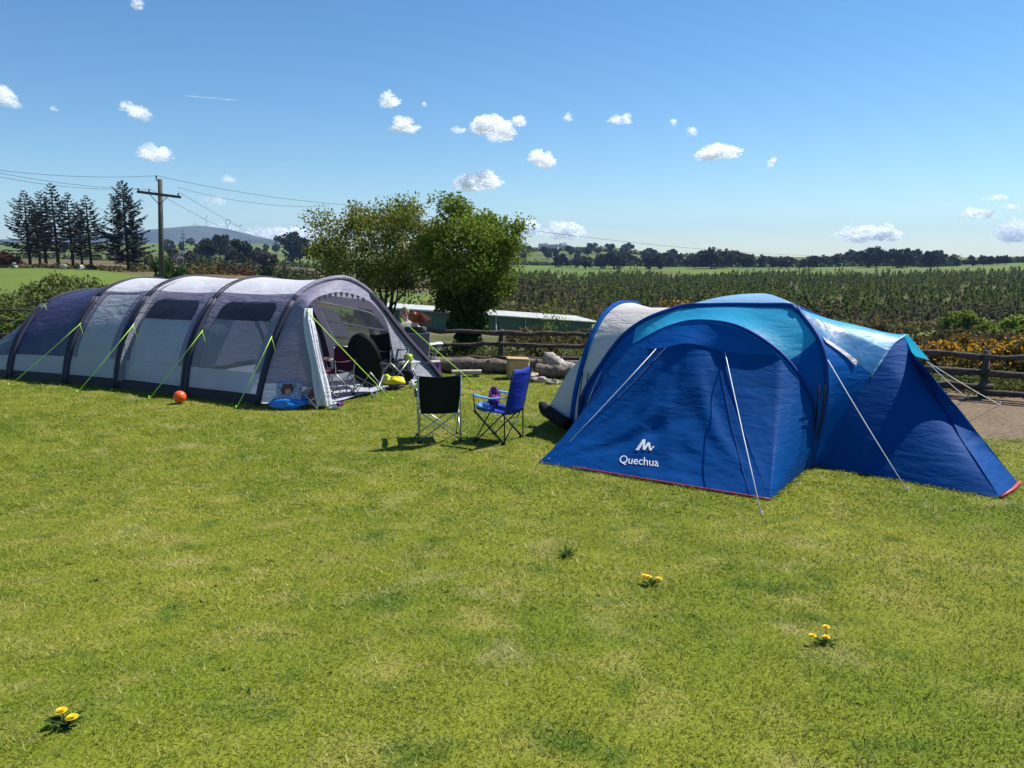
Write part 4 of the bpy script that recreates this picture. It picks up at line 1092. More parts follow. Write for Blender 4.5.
log('driftwood', (1.1,15.9,.18), (1.55,15.3,.16), .15, 'logpale', 'short pale broken log at the right end of the wood pile', 6, 'log', 3, 'black')
for i, (px, py, r, lab) in enumerate(((540,382,.12,'small pale stone in the grass below the wood pile'),(527,379,.15,'flat pale stone left of the wood pile'),(553,384,.09,'smallest pale stone near the cream tent pod'))):
    g = G(px, py); o = MB().blob((0,0,0), (r*1.5,r,r*.6), 16, 10, .8, i+3).build('stone', M['logpale']); o.location = (g.x, g.y, r*.3); tag(o, lab, 'stone', 'stones by the wood pile')
# rough weedy verge along fence
r_ = np.random.default_rng(9); pts = []
for i in range(330):
    x = r_.uniform(-2.6, 5); y = float(fence_y(x)) - abs(r_.normal(0,.55)) - .1
    if x < 1.3 or y > 14.5: pts.append((x,y,-.02, r_.uniform(.10,.22), r_.uniform(.06,.24), 60))
for i in range(500):
    x = r_.uniform(-3, 13); y = float(fence_y(x)) + abs(r_.normal(0,1.1)) + .25; pts.append((x,y,hz(x,y)-.05, r_.uniform(.2,.4), r_.uniform(.2,.55), 70))
tag(clump_mass('verge_weeds', pts, M['bush'], .05), 'rough leafy weeds growing along the rail fence', 'weeds', kind='stuff')

r_ = np.random.default_rng(71); pts = []
def hemline(a, b, n):
    for i in range(n):
        t = r_.uniform(0,1); x, y = a[0]+(b[0]-a[0])*t+r_.normal(0,.02), a[1]+(b[1]-a[1])*t-abs(r_.normal(0,.03)); pts.append((x,y,-.01,.03,r_.uniform(.015,.045),9))
for a, b, n in ((GL,GR,120),(GR,FR,60),(FR,GC,90),(GC,GD,20),((-4.29,12.72),(-10.4,15.68),420),((-4.29,12.72),(-3.1,12.45),60),((-3.1,12.45),(-2.1,14.8),70)): hemline(a, b, n)
tag(clump_mass('hem_grass', pts, leaf_mat('hem_grass_blades', (.17,.20,.015), (.30,.31,.04), .5), .016), 'longer grass growing up along the tent hems', 'grass', kind='stuff')

# dandelions & weeds on lawn
def dandelion(px, py, offs, label, leaves=9, sc=1.0, heads=True):
    g = G(px, py)
    # solve with the rise of the lawn near the viewer
    for _ in range(12): z = hz(g.x, g.y); g = G(px, py, z)
    root = empty('dandelion' if heads else 'thistle', (g.x,g.y,hz(g.x,g.y)), label=label, cat='dandelion' if heads else 'weed', group='dandelions in the lawn' if heads else None)
    rd = random.Random(px); lf = MB()
    for i in range(leaves):
        a = rd.uniform(0, 6.28); L_ = rd.uniform(.06,.11)*sc; up = rd.uniform(.3,.9)
        d = Vector((math.cos(a),math.sin(a),0)); s = Vector((-d.y,d.x,0)); 
        ps = []
        for k in range(6):
            t = k/5; c = d*L_*t + Vector((0,0,L_*up*t*(1.1-.7*t)+.01)); w = .013*sc*math.sin(PI*min(1,t+.12))*(1.3 if k%2 else .6); ps.append((c-s*w, c+s*w))
        for k in range(5): lf.add([ps[k][0],ps[k][1],ps[k+1][1],ps[k+1][0]], [(0,1,2,3)])
    lf.build('leaves', M['weed'], root)
    for (dx, dy, dz) in offs:
        top = Vector((dx*sc,dy*sc,dz*sc)); MB().tube([(0,0,0), top*.6+Vector((0,0,.01)), top], .0025*sc, 5).build('stem', M['weed'], root)
        fl = MB()
        for ring_, (rr, n, zz) in enumerate(((.024,16,.0),(.018,13,.004),(.011,9,.007))):
            for i in range(n):
                a = 2*PI*i/n+ring_*.3; d = Vector((math.cos(a),math.sin(a),.25+.2*ring_)); s = Vector((-d.y,d.x,0))*.004*sc
                c = top+Vector((0,0,zz)); fl.add([c-s*.4, c+s*.4, c+d*rr*sc+s, c+d*rr*sc-s], [(0,1,2,3)])
        fl.build('flower_head', M['petal'], root, smooth=False)
    return root
dandelion(66,727, [(-.025,.02,.055),(.035,-.01,.045)], 'nearest dandelion with two open yellow flowers at the lower left of the lawn', 12, 1.05)
dandelion(651,585, [(-.04,.03,.05),(-.02,-.01,.06),(.05,-.02,.05)], 'dandelion with three yellow flowers below the lettering of the blue tent', 7, 1.0)
dandelion(826,645, [(-.09,.0,.06),(.02,.06,.09),(.0,.0,.05)], 'straggly dandelion with half closed yellow flowers at the lower right of the lawn', 12, .85)
dandelion(567,556, [], 'dark leafy weed tuft in the lawn left of the three flowered dandelion', 16, 1.1, False)
r_ = np.random.default_rng(21); pts = []
for i in range(190):
    y = r_.uniform(3.2,12); x = r_.uniform(-.62,.62)*y
    if y < 8.5 or x < 0: pts.append((x,y,hz(x,y)-.01,r_.uniform(.015,.06),r_.uniform(.012,.03),16))
tag(clump_mass('clover_patches', pts, M['weed'], .012), 'scattered small dark clover and plantain leaves in the lawn', 'clover', kind='stuff')

# ------------------------------------------------------------------ near trees and bushes
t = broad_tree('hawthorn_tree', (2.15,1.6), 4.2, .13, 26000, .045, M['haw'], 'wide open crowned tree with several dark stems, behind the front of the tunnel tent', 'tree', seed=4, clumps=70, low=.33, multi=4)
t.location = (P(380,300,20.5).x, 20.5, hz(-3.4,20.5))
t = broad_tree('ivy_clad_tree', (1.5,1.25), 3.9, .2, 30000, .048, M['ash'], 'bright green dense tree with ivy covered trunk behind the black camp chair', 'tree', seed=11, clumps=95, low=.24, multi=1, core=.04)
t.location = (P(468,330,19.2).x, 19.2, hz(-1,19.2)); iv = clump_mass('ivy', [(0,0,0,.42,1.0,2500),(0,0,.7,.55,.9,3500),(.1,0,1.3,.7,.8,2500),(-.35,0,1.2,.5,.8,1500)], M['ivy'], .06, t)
t = broad_tree('bare_sapling', (.55,.5), 1.9, .035, 260, .035, M['willow'], 'thin nearly leafless sapling standing before the green shed', 'tree', seed=9, clumps=16, low=.3, multi=3)
t.location = (P(556,330,19.5).x, 19.5, hz(1,19.5)-.2)
bsh = [(-12.2,23.5,1.75,1.5,'bush','big green bramble bush nearest the tunnel tent rear'),(-14.6,24.5,2.0,1.75,'bush','tall bramble bush at the left edge of the picture'),(-17.5,25.5,2.2,1.9,'bush','pale leaved bramble bush outside the left rail fence end'),
       (-13.6,27.2,1.9,1.95,'bushred','russet topped bramble bush behind the green ones'),(-10.6,26.5,1.7,1.75,'bushred','low russet bush peeping over the dark tent rear'),(-16.2,28.5,2.2,2.2,'bush','green bush behind the tall bramble at the left edge'),(-9.0,26.8,1.5,1.45,'bush','small green bush right behind the tunnel tent roof'),(-11.9,24.9,1.5,1.75,'bush','dense bramble bush between the russet bush and the tunnel tent rear')]
for i, (x,y,rx,rz_,mm,lab) in enumerate(bsh):
    bush('bramble_bush', (x,y,hz(x,y)-.05), rx, rz_*(.84 if x > -14 else .95), 7000, .085, M[mm], lab, 'bush', 'bramble bushes left of the tunnel tent', 30+i, lobes=11)
tag(clump_mass('bramble_bank', [(-20+.22*i+r_.uniform(-.6,.6), 22.6+r_.uniform(-.7,5.5), .0, r_.uniform(.5,.9), r_.uniform(.5,1.0), 420) for i in range(62)], M['bush'], .08), 'low bramble and weeds filling the bank behind the left rail fence', 'brambles', kind='stuff')

# gorse
gs_ = [(667,20.5,291,1.25,'gorse bush in yellow flower over the cream tent pod'),(692,22,291,1.2,'gorse bush in yellow flower just left of the pale blue tent cap'),
       (928,17.5,339,.75,'low orange flowered gorse bush beside the peak of the blue tent'),(952,17.6,338,.8,'orange flowered gorse bush right of the blue tent peak'),
       (966,18.2,327,.75,'tallest yellow flowered gorse bush behind the right rail fence'),(1002,16.0,332,1.0,'dense orange gorse bush at the right edge'),(1030,15.4,329,1.1,'gorse bush cut by the right edge of the picture'),(985,17.5,352,.8,'straggly sparse gorse between the two flowered ones')]
for i, (px,Y,ty,rx,lab) in enumerate(gs_):
    tp = P(px, ty, Y); zb = hz(tp.x, Y); bush('gorse_bush', (tp.x,Y,zb-.05), rx, tp.z-zb, 3600, .055, M['gorse'], lab, 'gorse bush', 'gorse bushes in flower', 60+i, flowers=(240 if 'sparse' in lab else 850), fm=M['gorsef'], lobes=10)
tag(clump_mass('rough_growth', [(lambda x, y: (x,y,hz(x,y)-.1,r_.uniform(.4,1.0),r_.uniform(.3,.8),170))(r_.uniform(.0,.95)*Y, Y) for Y in np.random.default_rng(5).uniform(17.5,46,300)], M['scrub'], .10), 'rough scrub and dead bracken on the slope beyond the fence', 'scrub', kind='stuff')
tag(clump_mass('rough_field_growth', [(lambda x, y: (x,y,hz(x,y)-.2,r_.uniform(.8,2.2),r_.uniform(.4,1.5),110))(r_.uniform(-.12,.85)*Y, Y) for Y in np.random.default_rng(6).uniform(60,82,150)], M['scrub'], .28), 'brown scrub strip in front of the conifer plantation', 'scrub', kind='stuff')
for i, (px, Y, ty, rx, lm, lab) in enumerate(((962,52,305,1.7,'willow','round fresh green willow standing alone right of the blue tent'),(1016,44,312,2.1,'willow','fresh green willow at the right edge of the picture'),(715+128,58,317,1.6,'willow','small yellow green willow above the blue tent right pod'),(735,56,322,1.8,'willow','low yellow green willow half hidden behind the blue tent cap'),
      (165,62,253,1.7,'ivy','dark round bush at the foot of the utility pole'),(880,60,322,1.6,'scrub','brown twiggy bush above the blue tent peak'),(905,58,324,1.3,'bush','green bush between the brown twiggy bush and the lone willow'))):
    tp = P(px, ty, Y); zb = hz(tp.x, Y); bush('willow' if lm == 'willow' else 'round_bush', (tp.x,Y,zb-.1), rx, tp.z-zb, 5500, .13 if lm != 'ivy' else .16, M[lm], lab, 'willow' if lm == 'willow' else 'bush', None, 90+i, lobes=9)

# spruces
sp1 = spruce('spruce_tree', 12.6, 3.9, 'tall full spruce standing alone just left of the utility pole', 'spruces in the left field', 3, .13, 1.25)
Ys = 104.; x_ = P(128,262,Ys).x; sp1.location = (x_,Ys,hz(x_,Ys)); sp1.scale = (1,1,(P(128,181,Ys).z-hz(x_,Ys))/12.6)
sp2 = spruce('spruce_tree', 12., 3.0, 'x', 'spruces in the left field', 8, .20, .8)
sp3 = spruce('spruce_tree', 12., 2.6, 'x', 'spruces in the left field', 15, .24, .7)
spl = [(30,108,191,sp2,'leftmost spruce of the row, bushy, at the left edge'),(46,112,192,sp3,'second spruce from the left, thin topped'),(58,106,184,sp3,'highest spruce of the close row'),(73,108,193,sp3,'narrow spruce in the middle of the close row'),(91,105,196,sp2,'right end spruce of the close row, next to the gap before the lone spruce'),(82,113,206,sp3,'short spruce squeezed behind the right end of the row'),(40,115,205,sp2,'short spruce behind the left end of the row')]
used = set()
for i, (px,Y,ty,pr,lab) in enumerate(spl):
    x = P(px,262,Y).x; zb = hz(x,Y); s = (P(px,ty,Y).z-zb)/12.
    if pr.name not in used: o = pr; used.add(pr.name); o.location = (x,Y,zb); o['label'] = lab
    else: o = dup(pr, (x,Y,zb), i*1.3, 1, lab)
    o.rotation_euler = (0,0,i*1.3); o.scale = (s*1.3,s*1.3,s)
tag(clump_mass('field_edge_growth', [(lambda x, y: (x,y,hz(x,y)-.1,r_.uniform(.6,1.6),r_.uniform(.3,.9),130))(-r_.uniform(.36,.75)*Y, Y) for Y in np.random.default_rng(8).uniform(97,112,110)], M['scrub'], .22), 'rough growth and stones under the spruce row', 'scrub', kind='stuff')
for i, (px,Y,ty,rx,mm,lab) in enumerate(((5,112,249,3.4,'bushred','russet bush at the far left beyond the green field'),(200,100,268,2.4,'gorse','gorse clump just right of the utility pole foot'),(226,104,266,2.2,'bushred','dark russet bush over the tunnel tent roof middle'),(244,108,268,2.2,'bushred','low russet bush left of the hawthorn crown'),(268,112,263,1.8,'hedge','dark green bush near the hawthorn crown'),(186,96,270,1.6,'gorse','small flowering gorse at the utility pole foot'))):
    tp = P(px, ty, Y); zb = hz(tp.x, Y); bush('field_bush', (tp.x,Y,zb-.1), rx, max(1.,tp.z-zb), 2200, .2, M[mm], lab, 'bush', 'bushes in the left field', 120+i, flowers=160 if mm == 'gorse' else 0)

# sheep
for i, (px,py,lab) in enumerate(((63,267.5,'white sheep grazing below the right part of the spruce row'),(81,270,'white sheep lowest in the field, under the lone gap of the spruces'),(15,263,'white sheep at the left side of the field'))):
    d = ray(px,py); Y = 92.
    p = Vector((d[0]/d[1]*Y, Y, 0)); p.z = hz(p.x,Y); e = empty('sheep', p, i*1.3, label=lab, cat='sheep', group='sheep in the left field')
    skin_body('body', [(0,0,.6),(.35,0,.62),(-.35,0,.6),(.55,0,.6),(.72,0,.42),(.28,.12,.3),(.28,.12,0),(.28,-.12,.3),(.28,-.12,0),(-.3,.12,.3),(-.36,.12,.18),(-.3,.12,0),(-.3,-.12,.3),(-.36,-.12,.18),(-.3,-.12,0)],
      [(0,1),(0,2),(1,3),(3,4),(1,5),(5,6),(1,7),(7,8),(2,9),(9,10),(10,11),(2,12),(12,13),(13,14)], [.27,.26,.26,.13,.07,.09,.035,.09,.035,.11,.05,.035,.11,.05,.035], M['sheepwool'], e, 1); e.scale = (.8,.8,.8)

# utility pole and wires
YP = 60.; pb = P(160,262,YP); zb = hz(pb.x,YP); zt = P(160,179,YP).z; za = P(160,194.5,YP).z
up = empty('utility_pole', (pb.x,YP,zb), 0, label='wooden utility pole with crossarm standing behind the tunnel tent', cat='utility pole')
up.rotation_euler = (0, math.atan2(P(160,179,YP).x-pb.x, zt-zb), 0)
MB().tube([(0,0,-.5),(0,0,zt-zb)], [.22,.16], 10).build('post', M['pole'], up)
ca = za-zb; arm = MB().box((0,-.2,0), (3.3,.14,.20)).build('crossarm', M['pole'], up, smooth=False); arm.location = (0,0,ca); arm.rotation_euler = (0,.07,0)
for s in (-1,1): MB().tube([(s*.75,-.2,ca+.0),(0,-.18,ca-.75)], .03, 5).build('brace', M['pole'], up)
ins = []
for x in (-1.55,-.75,1.45):
    z = ca - x*.07 + .1; MB().tube([(x,-.2,z),(x,-.2,z+.1),(x,-.2,z+.18)], [.04,.07,.05], 8).build('insulator', M['slate'], up); ins.append(Vector((P(160,194,YP).x+x,YP-.2,zb+z+.2)))
MB().tube([(-.28,0,zt-zb),(-.28,0,zt-zb+.25)], [.05,.08], 8).build('insulator', M['slate'], up); MB().tube([(-.3,0,zt-zb-.1),(.1,0,zt-zb-.05)], .05, 6).build('top_bracket', M['pole'], up)
topi = Vector((P(160,179,YP).x-.28,YP,zt+.25))
def wire(p, q, sag, label, r=.013):
    p, q = Vector(p), Vector(q); pts = [p.lerp(q, i/24)-Vector((0,0,4*sag*(i/24)*(1-i/24))) for i in range(25)]
    o = MB().tube(pts, r, 5).build('overhead_wire', M['wire']); tag(o, label, 'wire', 'overhead wires')
wire(topi, P(-60,162,48), .4, 'upper overhead wire running left from the pole top')
wire(ins[0], P(-60,163,46.5), .5, 'overhead wire running left from the left crossarm end')
wire(ins[1], P(-60,160,50), .4, 'overhead wire running left from the middle insulator')
wire(topi, P(350,205,66), .3, 'overhead wire running right from the pole top towards the hawthorn')
wire(P(350,205,66)+Vector((0,0,0)), P(860,256,150), 1.2, 'long thin wire crossing the sky right of the bright green tree', .018)
wire(ins[2]+Vector((0,0,.3)), P(330,206,72), .5, 'lower overhead wire running right from the crossarm')
wire(ins[2], P(300,247,170), 1.0, 'thin wire dropping right from the crossarm end towards the hill', .015)
wire(ins[1]+Vector((0,0,.1)), P(275,243,165), 1.0, 'second thin wire dropping right towards the hill', .015)

# green shed
Ysh = 47.
s0 = P(395,318,Ysh); sA = P(400,332,Ysh-1); 
sh = empty('shed', (.2,44,hz(.2,44)), label='long low green clad shed with pale sheet roof beyond the fence', cat='shed')
pL = P(375,304,40.); pR = P(592,319,46.); zl = pL.z; zr = pR.z; zroof = (zl+zr)/2
a0 = Vector((pL.x,40.,0)); a1 = Vector((pR.x,46.,0)); dep = Vector((a1.y-a0.y, -(a1.x-a0.x),0)).normalized()*-4.2
def zl_(t): return zl+(zr-zl)*t
mb = MB()
def shp(t, w, z): p = a0.lerp(a1, t) + dep*w; return Vector((p.x,p.y,z))
zg = -3.6
def corr(u): return .04*math.sin(u*420)
nrm = -dep.normalized()
wl = MB().grid(lambda u, v: shp(u,0,zg+(zl_(u)-.15-zg)*v)+nrm*corr(u), 400, 1); wl.grid(lambda u, v: shp(1,u,zg+(zl_(1)-.15-zg)*v), 2, 1); wl.grid(lambda u, v: shp(0,u,zg+(zl_(0)-.15-zg)*v), 2, 1); wl.grid(lambda u, v: shp(u,1,zg+(zl_(u)-.15-zg)*v), 4, 1)
shift(wl.build('wall', M['shedgreen'], smooth=False), sh)
rf = MB().grid(lambda u, v: shp(-.01+1.02*u, -.05+1.1*v, zl_(u)-.13+.16*(1-abs(2*v-1))), 60, 2); shift(solid(rf.build('roof', M['shedroof'], smooth=False), .06), sh)
gt = MB().tube([shp(-.01,-.055,zl_(0)-.16), shp(1.01,-.055,zl_(1)-.16)], .06, 6); shift(gt.build('gutter', M['shedroof']), sh)
for t_ in (.52,.66): 
    shift(MB().tube([shp(t_,-.01,zg), shp(t_,-.01,zl_(t_)-.16)], .05, 6).build('downpipe', M['shedroof']), sh)

# far conifer plantation (one mass)
r_ = np.random.default_rng(33)
Vq = []; Rn = []
def add_conifers(n, u0, u1, y0, y1, h0, h1, ncard, out, rn, size):
    Y = np.sqrt(r_.uniform(y0*y0,y1*y1,n)); X = r_.uniform(u0,u1,n)*Y; Z = height(X,Y); Hh = r_.uniform(h0,h1,n)*(1+.3*np.sin(X*.09)*np.sin(Y*.07)+.2*np.sin(X*.31+Y*.05))
    kp = (np.sin(X*.13+2)*np.sin(Y*.11+X*.03) > -.72); X,Y,Z,Hh = X[kp],Y[kp],Z[kp],Hh[kp]; n = len(X)
    t = r_.uniform(0,1,(n,ncard))**.8; a = r_.uniform(0,2*PI,(n,ncard)); rad = (1-t)*.36*Hh[:,None]*r_.uniform(.5,1.1,(n,ncard))+.03
    cx = X[:,None]+np.cos(a)*rad*.5; cy = Y[:,None]+np.sin(a)*rad*.5; cz = Z[:,None]+.08*Hh[:,None]+t*Hh[:,None]*.92
    c = np.stack([X[:,None]+np.cos(a)*rad, Y[:,None]+np.sin(a)*rad, cz],-1).reshape(-1,3)
    out.append(leaf_quads(c, size, 1.7, r=r_)); rn.append(np.clip(r_.uniform(0,.75,(n,ncard))+.25*t,0,1).ravel())
add_conifers(4000,.10,.98,105,365,1.5,4.3,96,Vq,Rn,.30)
add_conifers(900,-.02,.35,150,350,2.2,3.8,50,Vq,Rn,.38)
o = np_mesh('conifer_plantation', np.vstack(Vq), 4, M['plant'], rnd=np.concatenate(Rn)); tag(o, 'broad young conifer plantation filling the valley slope behind the blue tent', 'plantation', kind='stuff')
Vq = []; Rn = []
add_conifers(1300,-.03,.98,84,135,1.2,3.2,50,Vq,Rn,.28)
add_conifers(500,-.03,.3,120,190,1.6,3.0,50,Vq,Rn,.32)
o = np_mesh('bare_thicket', np.vstack(Vq), 4, M['plantdark'], rnd=np.concatenate(Rn)); tag(o, 'grey brown leafless young thicket along the front of the plantation', 'thicket', kind='stuff')

# far trees as individuals
protos = []
for s in range(5):
    kind = 'broad' if s < 3 else 'broadgrey'
    protos.append(broad_tree('field_tree', (3.6+s*.3,3.6), 8.5, .3, 1300, .55, M[kind], 'x', 'tree', group='trees along the far fields', seed=40+s, clumps=18, low=.04, core=.2))
pc_ = spruce('field_conifer', 10., 2.4, 'x', 'conifers along the far fields', 51, .1, .35); pc_['category'] = 'tree'
usedp = set()
def place_far(px, ty, Y, wscale, pr, lab):
    d = ray(px,ty); x = d[0]/d[1]*Y; zb = hz(x,Y); zt = H_EYE + d[2]/d[1]*Y; Hh = max(3., (zt-zb)*1.15); base = 10. if pr is pc_ else 8.5
    if pr.name not in usedp: usedp.add(pr.name); o = pr
    else: o = dup(pr, (x,Y,zb), 0)
    o.location = (x,Y,zb-.2); o.rotation_euler = (0,0,rd_.uniform(0,6)); k = Hh/base; wscale *= .8 if px < 320 else 1; o.scale = (k*wscale,k*wscale,k); o['label'] = lab
rd_ = random.Random(77)
FARD = 'dark tree in the long tree line on the horizon behind the blue tent'
ci = 0
def tpx(px):  # skyline of the tree line
    return np.interp(px, [600,640,700,712,725,760,800,830,850,872,900,930,960,975,1000,1024,1060], [252,254,256,249,251,257,259,256,251,250,251,252,257,258,257,257,257])
px = 560.
while px < 1060:
    ty = float(tpx(px)) + rd_.uniform(-2.5,3)
    if px < 640: ty = rd_.uniform(252,259)
    pr = protos[rd_.randrange(5)] if rd_.random() > .12 else pc_
    Y = rd_.uniform(440,560) if px < 960 else rd_.uniform(440,500)
    place_far(px, ty, Y, rd_.uniform(.8,1.25), pr, 'dark broadleaf tree in the long tree line on the horizon behind the blue tent' if pr is not pc_ else 'pointed conifer rising from the long tree line behind the blue tent')
    px += rd_.uniform(2.4,4.6)
for (px,ty,Y,w,k,lab) in ((589,243,880,.9,0,'small round tree on the central ridge top, left of the pair'),(597,243.5,880,.8,1,'middle tree of the three on the central ridge top'),(607,243.5,880,1.,2,'right tree of the three on the central ridge top'),
    (183,232,330,1.0,5,'tall dark conifer between the utility pole and the hill'),(200,243,330,1.1,3,'leafless grey tree left of the field conifers'),(207,239,300,1.2,0,'dark round tree right of the tall conifer below the hill'),(218,235,380,1.1,1,'dark tree below the hill top'),(225,237,390,1.0,2,'dark tree just right below the hill top'),
    (241,240,260,1.2,0,'big dark tree left of the hawthorn, first of two'),(249,242,270,1.1,5,'big dark conifer left of the hawthorn, second of two'),(258,247,250,1.2,3,'bare grey tree between the dark trees and the hawthorn'),(232,248,230,1.1,4,'bare tree standing before the big dark trees'),(268,252,200,1.1,3,'bare twiggy tree in the brown field'),(291,233,420,1.4,0,'dark round tree on the skyline beside the hawthorn crown'),(298,237,420,1.0,1,'lower tree on the skyline touching the hawthorn crown'),
    (172,246,300,1.1,4,'grey bare tree touching the utility pole on its right'),(190,250,240,1.2,3,'bushy bare tree over the white cottage')):
    place_far(px, ty, Y, w, (protos+[pc_])[k], lab)
for i in range(11):   # left and middle distance
    px = rd_.uniform(-40,330); Y = rd_.uniform(420,900); zz = rd_.uniform(5,10); x = ray(px,250)[0]/ray(px,250)[1]*Y; ty = 258-(hz(x,Y)+zz-H_EYE)/Y/.00129
    place_far(px, ty, Y, rd_.uniform(.9,1.5), protos[rd_.randrange(5)], 'dark tree among the fields at the foot of the distant hill')
for i in range(34):
    px = rd_.uniform(515,700); Y = rd_.uniform(640,860); zz = rd_.uniform(5,9); x = ray(px,250)[0]/ray(px,250)[1]*Y; ty = 258-(hz(x,Y)+zz-H_EYE)/Y/.00129
    place_far(px, ty, Y, rd_.uniform(.9,1.5), protos[rd_.randrange(5)], 'dark tree among the fields on the central ridge slope')
# hedges
def hedge(pts, h, n, size, label, m='hedge'):
    L_ = []; r2 = np.random.default_rng(len(pts)*7+n)
    for (u0,Y0),(u1,Y1) in zip(pts, pts[1:]):
        k = max(2, int(math.hypot((u1*Y1-u0*Y0),(Y1-Y0))/(h*1.2)))
        for i in range(k):
            t = i/k; Y = Y0+(Y1-Y0)*t; x = (u0*Y0+(u1*Y1-u0*Y0)*t); L_.append((x,Y,hz(x,Y)-.1,h*r2.uniform(.5,1.0),h*r2.uniform(.6,1.4),n))
    o = clump_mass('hedge', L_, M[m], size); tag(o, label, 'hedge')
hedge([(-.48,128),(-.40,140),(-.30,135),(-.26,150)], 2.0, 120, .35, 'dark hedge beside the green strip right of the utility pole')
hedge([(-.50,205),(-.38,210),(-.24,190)], 2.6, 110, .45, 'dark hedge above the green strip, below the hill trees', 'scrub')
hedge([(-.9,270),(-.6,255),(-.45,270),(-.22,340)], 3.0, 90, .6, 'far dark hedge crossing left fields under the hill')
hedge([(-.02,560),(.1,520),(.3,480),(.58,470)], 3.8, 120, .8, 'long dark hedge under the horizon tree line')
hedge([(.0,800),(.12,780),(.25,760)], 4., 80, 1.1, 'hedge crossing the central ridge slope')
hedge([(-.25,150),(-.1,165),(.02,160)], 2., 120, .4, 'brown scrubby hedge behind the field of the green shed', 'scrub')
hedge([(-.13,60),(-.02,75),(.12,80)], 1.0, 120, .22, 'low scrubby hedge behind the green shed', 'scrub')
hedge([(.5,500),(.62,480),(.85,470)], 4., 110, .9, 'dense dark hedge on the right horizon')

# houses
def house(px, py, Y, w, d, h, rz, label, roofm='slate'):
    q = ray(px,py); x = q[0]/q[1]*Y; root = empty('house', (x,Y,hz(x,Y)), rz, label=label, cat='house')
    MB().box((0,0,h/2), (w,d,h)).build('wall', M['render'], root, smooth=False)
    MB().add([(-w/2-.3,-d/2-.4,h),(w/2+.3,-d/2-.4,h),(w/2+.3,d/2+.4,h),(-w/2-.3,d/2+.4,h),(-w/2-.3,0,h+d*.42),(w/2+.3,0,h+d*.42)],[(0,1,5,4),(2,3,4,5),(0,4,3),(1,2,5),(0,3,2,1)]).build('roof', M[roofm], root, smooth=False)
    MB().box((w*.35,0,h+d*.42), (.9,.7,1.6)).build('chimney', M['render'], root, smooth=False)
    for sx in (-.3,.3): MB().box((w*sx,-d/2-.02,h*.55), (1.1,.06,1.2)).build('window', M['glassdark'], root, smooth=False)
    MB().box((0,-d/2-.02,1.05), (1,.06,2.1)).build('door', M['glassdark'], root, smooth=False)
house(180,249,250, 3.2,3,2., .2, 'small white cottage between trees right of the utility pole')
house(543,250,840, 9,6,3.6, .1, 'left white house of the far farm group beside the bright green tree')
house(553,251,820, 11,6,3., -.2, 'middle long house of the far farm group beside the bright green tree')
house(563,250,850, 7,6,3.6, .4, 'right white house of the far farm group')
house(626,255,640, 8,5,3., .1, 'lone pale house among the dark ridge trees')

# pale pond / road glimpse at right
Yp = 47; pts = [P(962,331,47.5), P(1005,331,46.5), P(990,337,42.), P(965,336,43)]
# hill
HP = [(-900,252),(-500,246),(-200,243),(0,240),(30,239),(100,238),(150,233),(185,228.5),(212,226),(235,229),(262,236),(290,244),(330,250),(380,256),(440,262)]
def hill(name, HPs, Yc, half, m, label=None):
    us = np.linspace(HPs[0][0], HPs[-1][0], 160)
    def fn(u, v):
        px = HPs[0][0]+(HPs[-1][0]-HPs[0][0])*u; yy = np.interp(px, [a for a,b in HPs],[b for a,b in HPs])
        X = (px-512)/F/CT*Yc*1.0; k = 2*v-1; Y = Yc+half*k; H = max(0,(258-yy))*.00129*Yc
        n = mnoise.noise(Vector((X*.002,Y*.002,0)))*H*.10
        prof = math.cos(k*PI/2)**1.3
        return Vector((X*(1+.0*k), Y, -14+(H+n*abs(k)*2+14)*prof*min(1,(u)*12)*min(1,(1-u)*12)))
    o = MB().grid(fn, 160, 24).build(name, m); tag(o, kind='structure'); return o
m, nt, N, L = new_mat('moorland'); out = N.new('ShaderNodeOutputMaterial'); b = N.new('ShaderNodeBsdfPrincipled'); b.inputs['Roughness'].default_value = 1
tc = N.new('ShaderNodeTexCoord'); n1 = N.new('ShaderNodeTexNoise'); n1.inputs['Scale'].default_value = .0025; n1.inputs['Detail'].default_value = 8; L.new(tc.outputs['Object'], n1.inputs['Vector'])
cr = N.new('ShaderNodeValToRGB'); e = cr.color_ramp.elements; e[0].position = .38; e[0].color = (.022,.03,.028,1); e[1].position = .66; e[1].color = (.07,.085,.04,1); x = e.new(.5); x.color = (.035,.045,.032,1)
L.new(n1.outputs['Fac'], cr.inputs[0]); L.new(cr.outputs[0], b.inputs['Base Color']); L.new(b.outputs[0], out.inputs['Surface'])
hill('hill', HP, 3500, 800, m)
hill('hill', [(200,258),(240,243),(262,239),(275,238.5),(292,242),(312,246),(345,250),(380,256),(430,262)], 2450, 500, m)
# wind turbines
for i, (px,py,lab) in enumerate(((196,224,'leftmost wind turbine on the distant hill'),(206,219,'wind turbine nearest the hill top'),(227,220,'third wind turbine from the left on the distant hill'),(231,223,'wind turbine close right of the third'),(240,227,'rightmost wind turbine on the hill slope'))):
    Y = 3500.; p = P(px,py,Y); e = empty('wind_turbine', (p.x,Y,p.z-50), 0, label=lab, cat='wind turbine', group='wind turbines on the hill')
    MB().tube([(0,0,-8),(0,0,50)], [2.2,1.3], 8).build('tower', M['turbine'], e); MB().box((0,0,50.5), (3,9,3)).build('nacelle', M['turbine'], e)
    for k in range(3):
        a = i*.7+k*2*PI/3; dv = Vector((math.sin(a),0,math.cos(a))); MB().tube([Vector((0,-5.5,50.5)), Vector((0,-5.5,50.5))+dv*8, Vector((0,-5.5,50.5))+dv*27], [1.2,1.5,.3], 5).build('blade', M['turbine'], e)

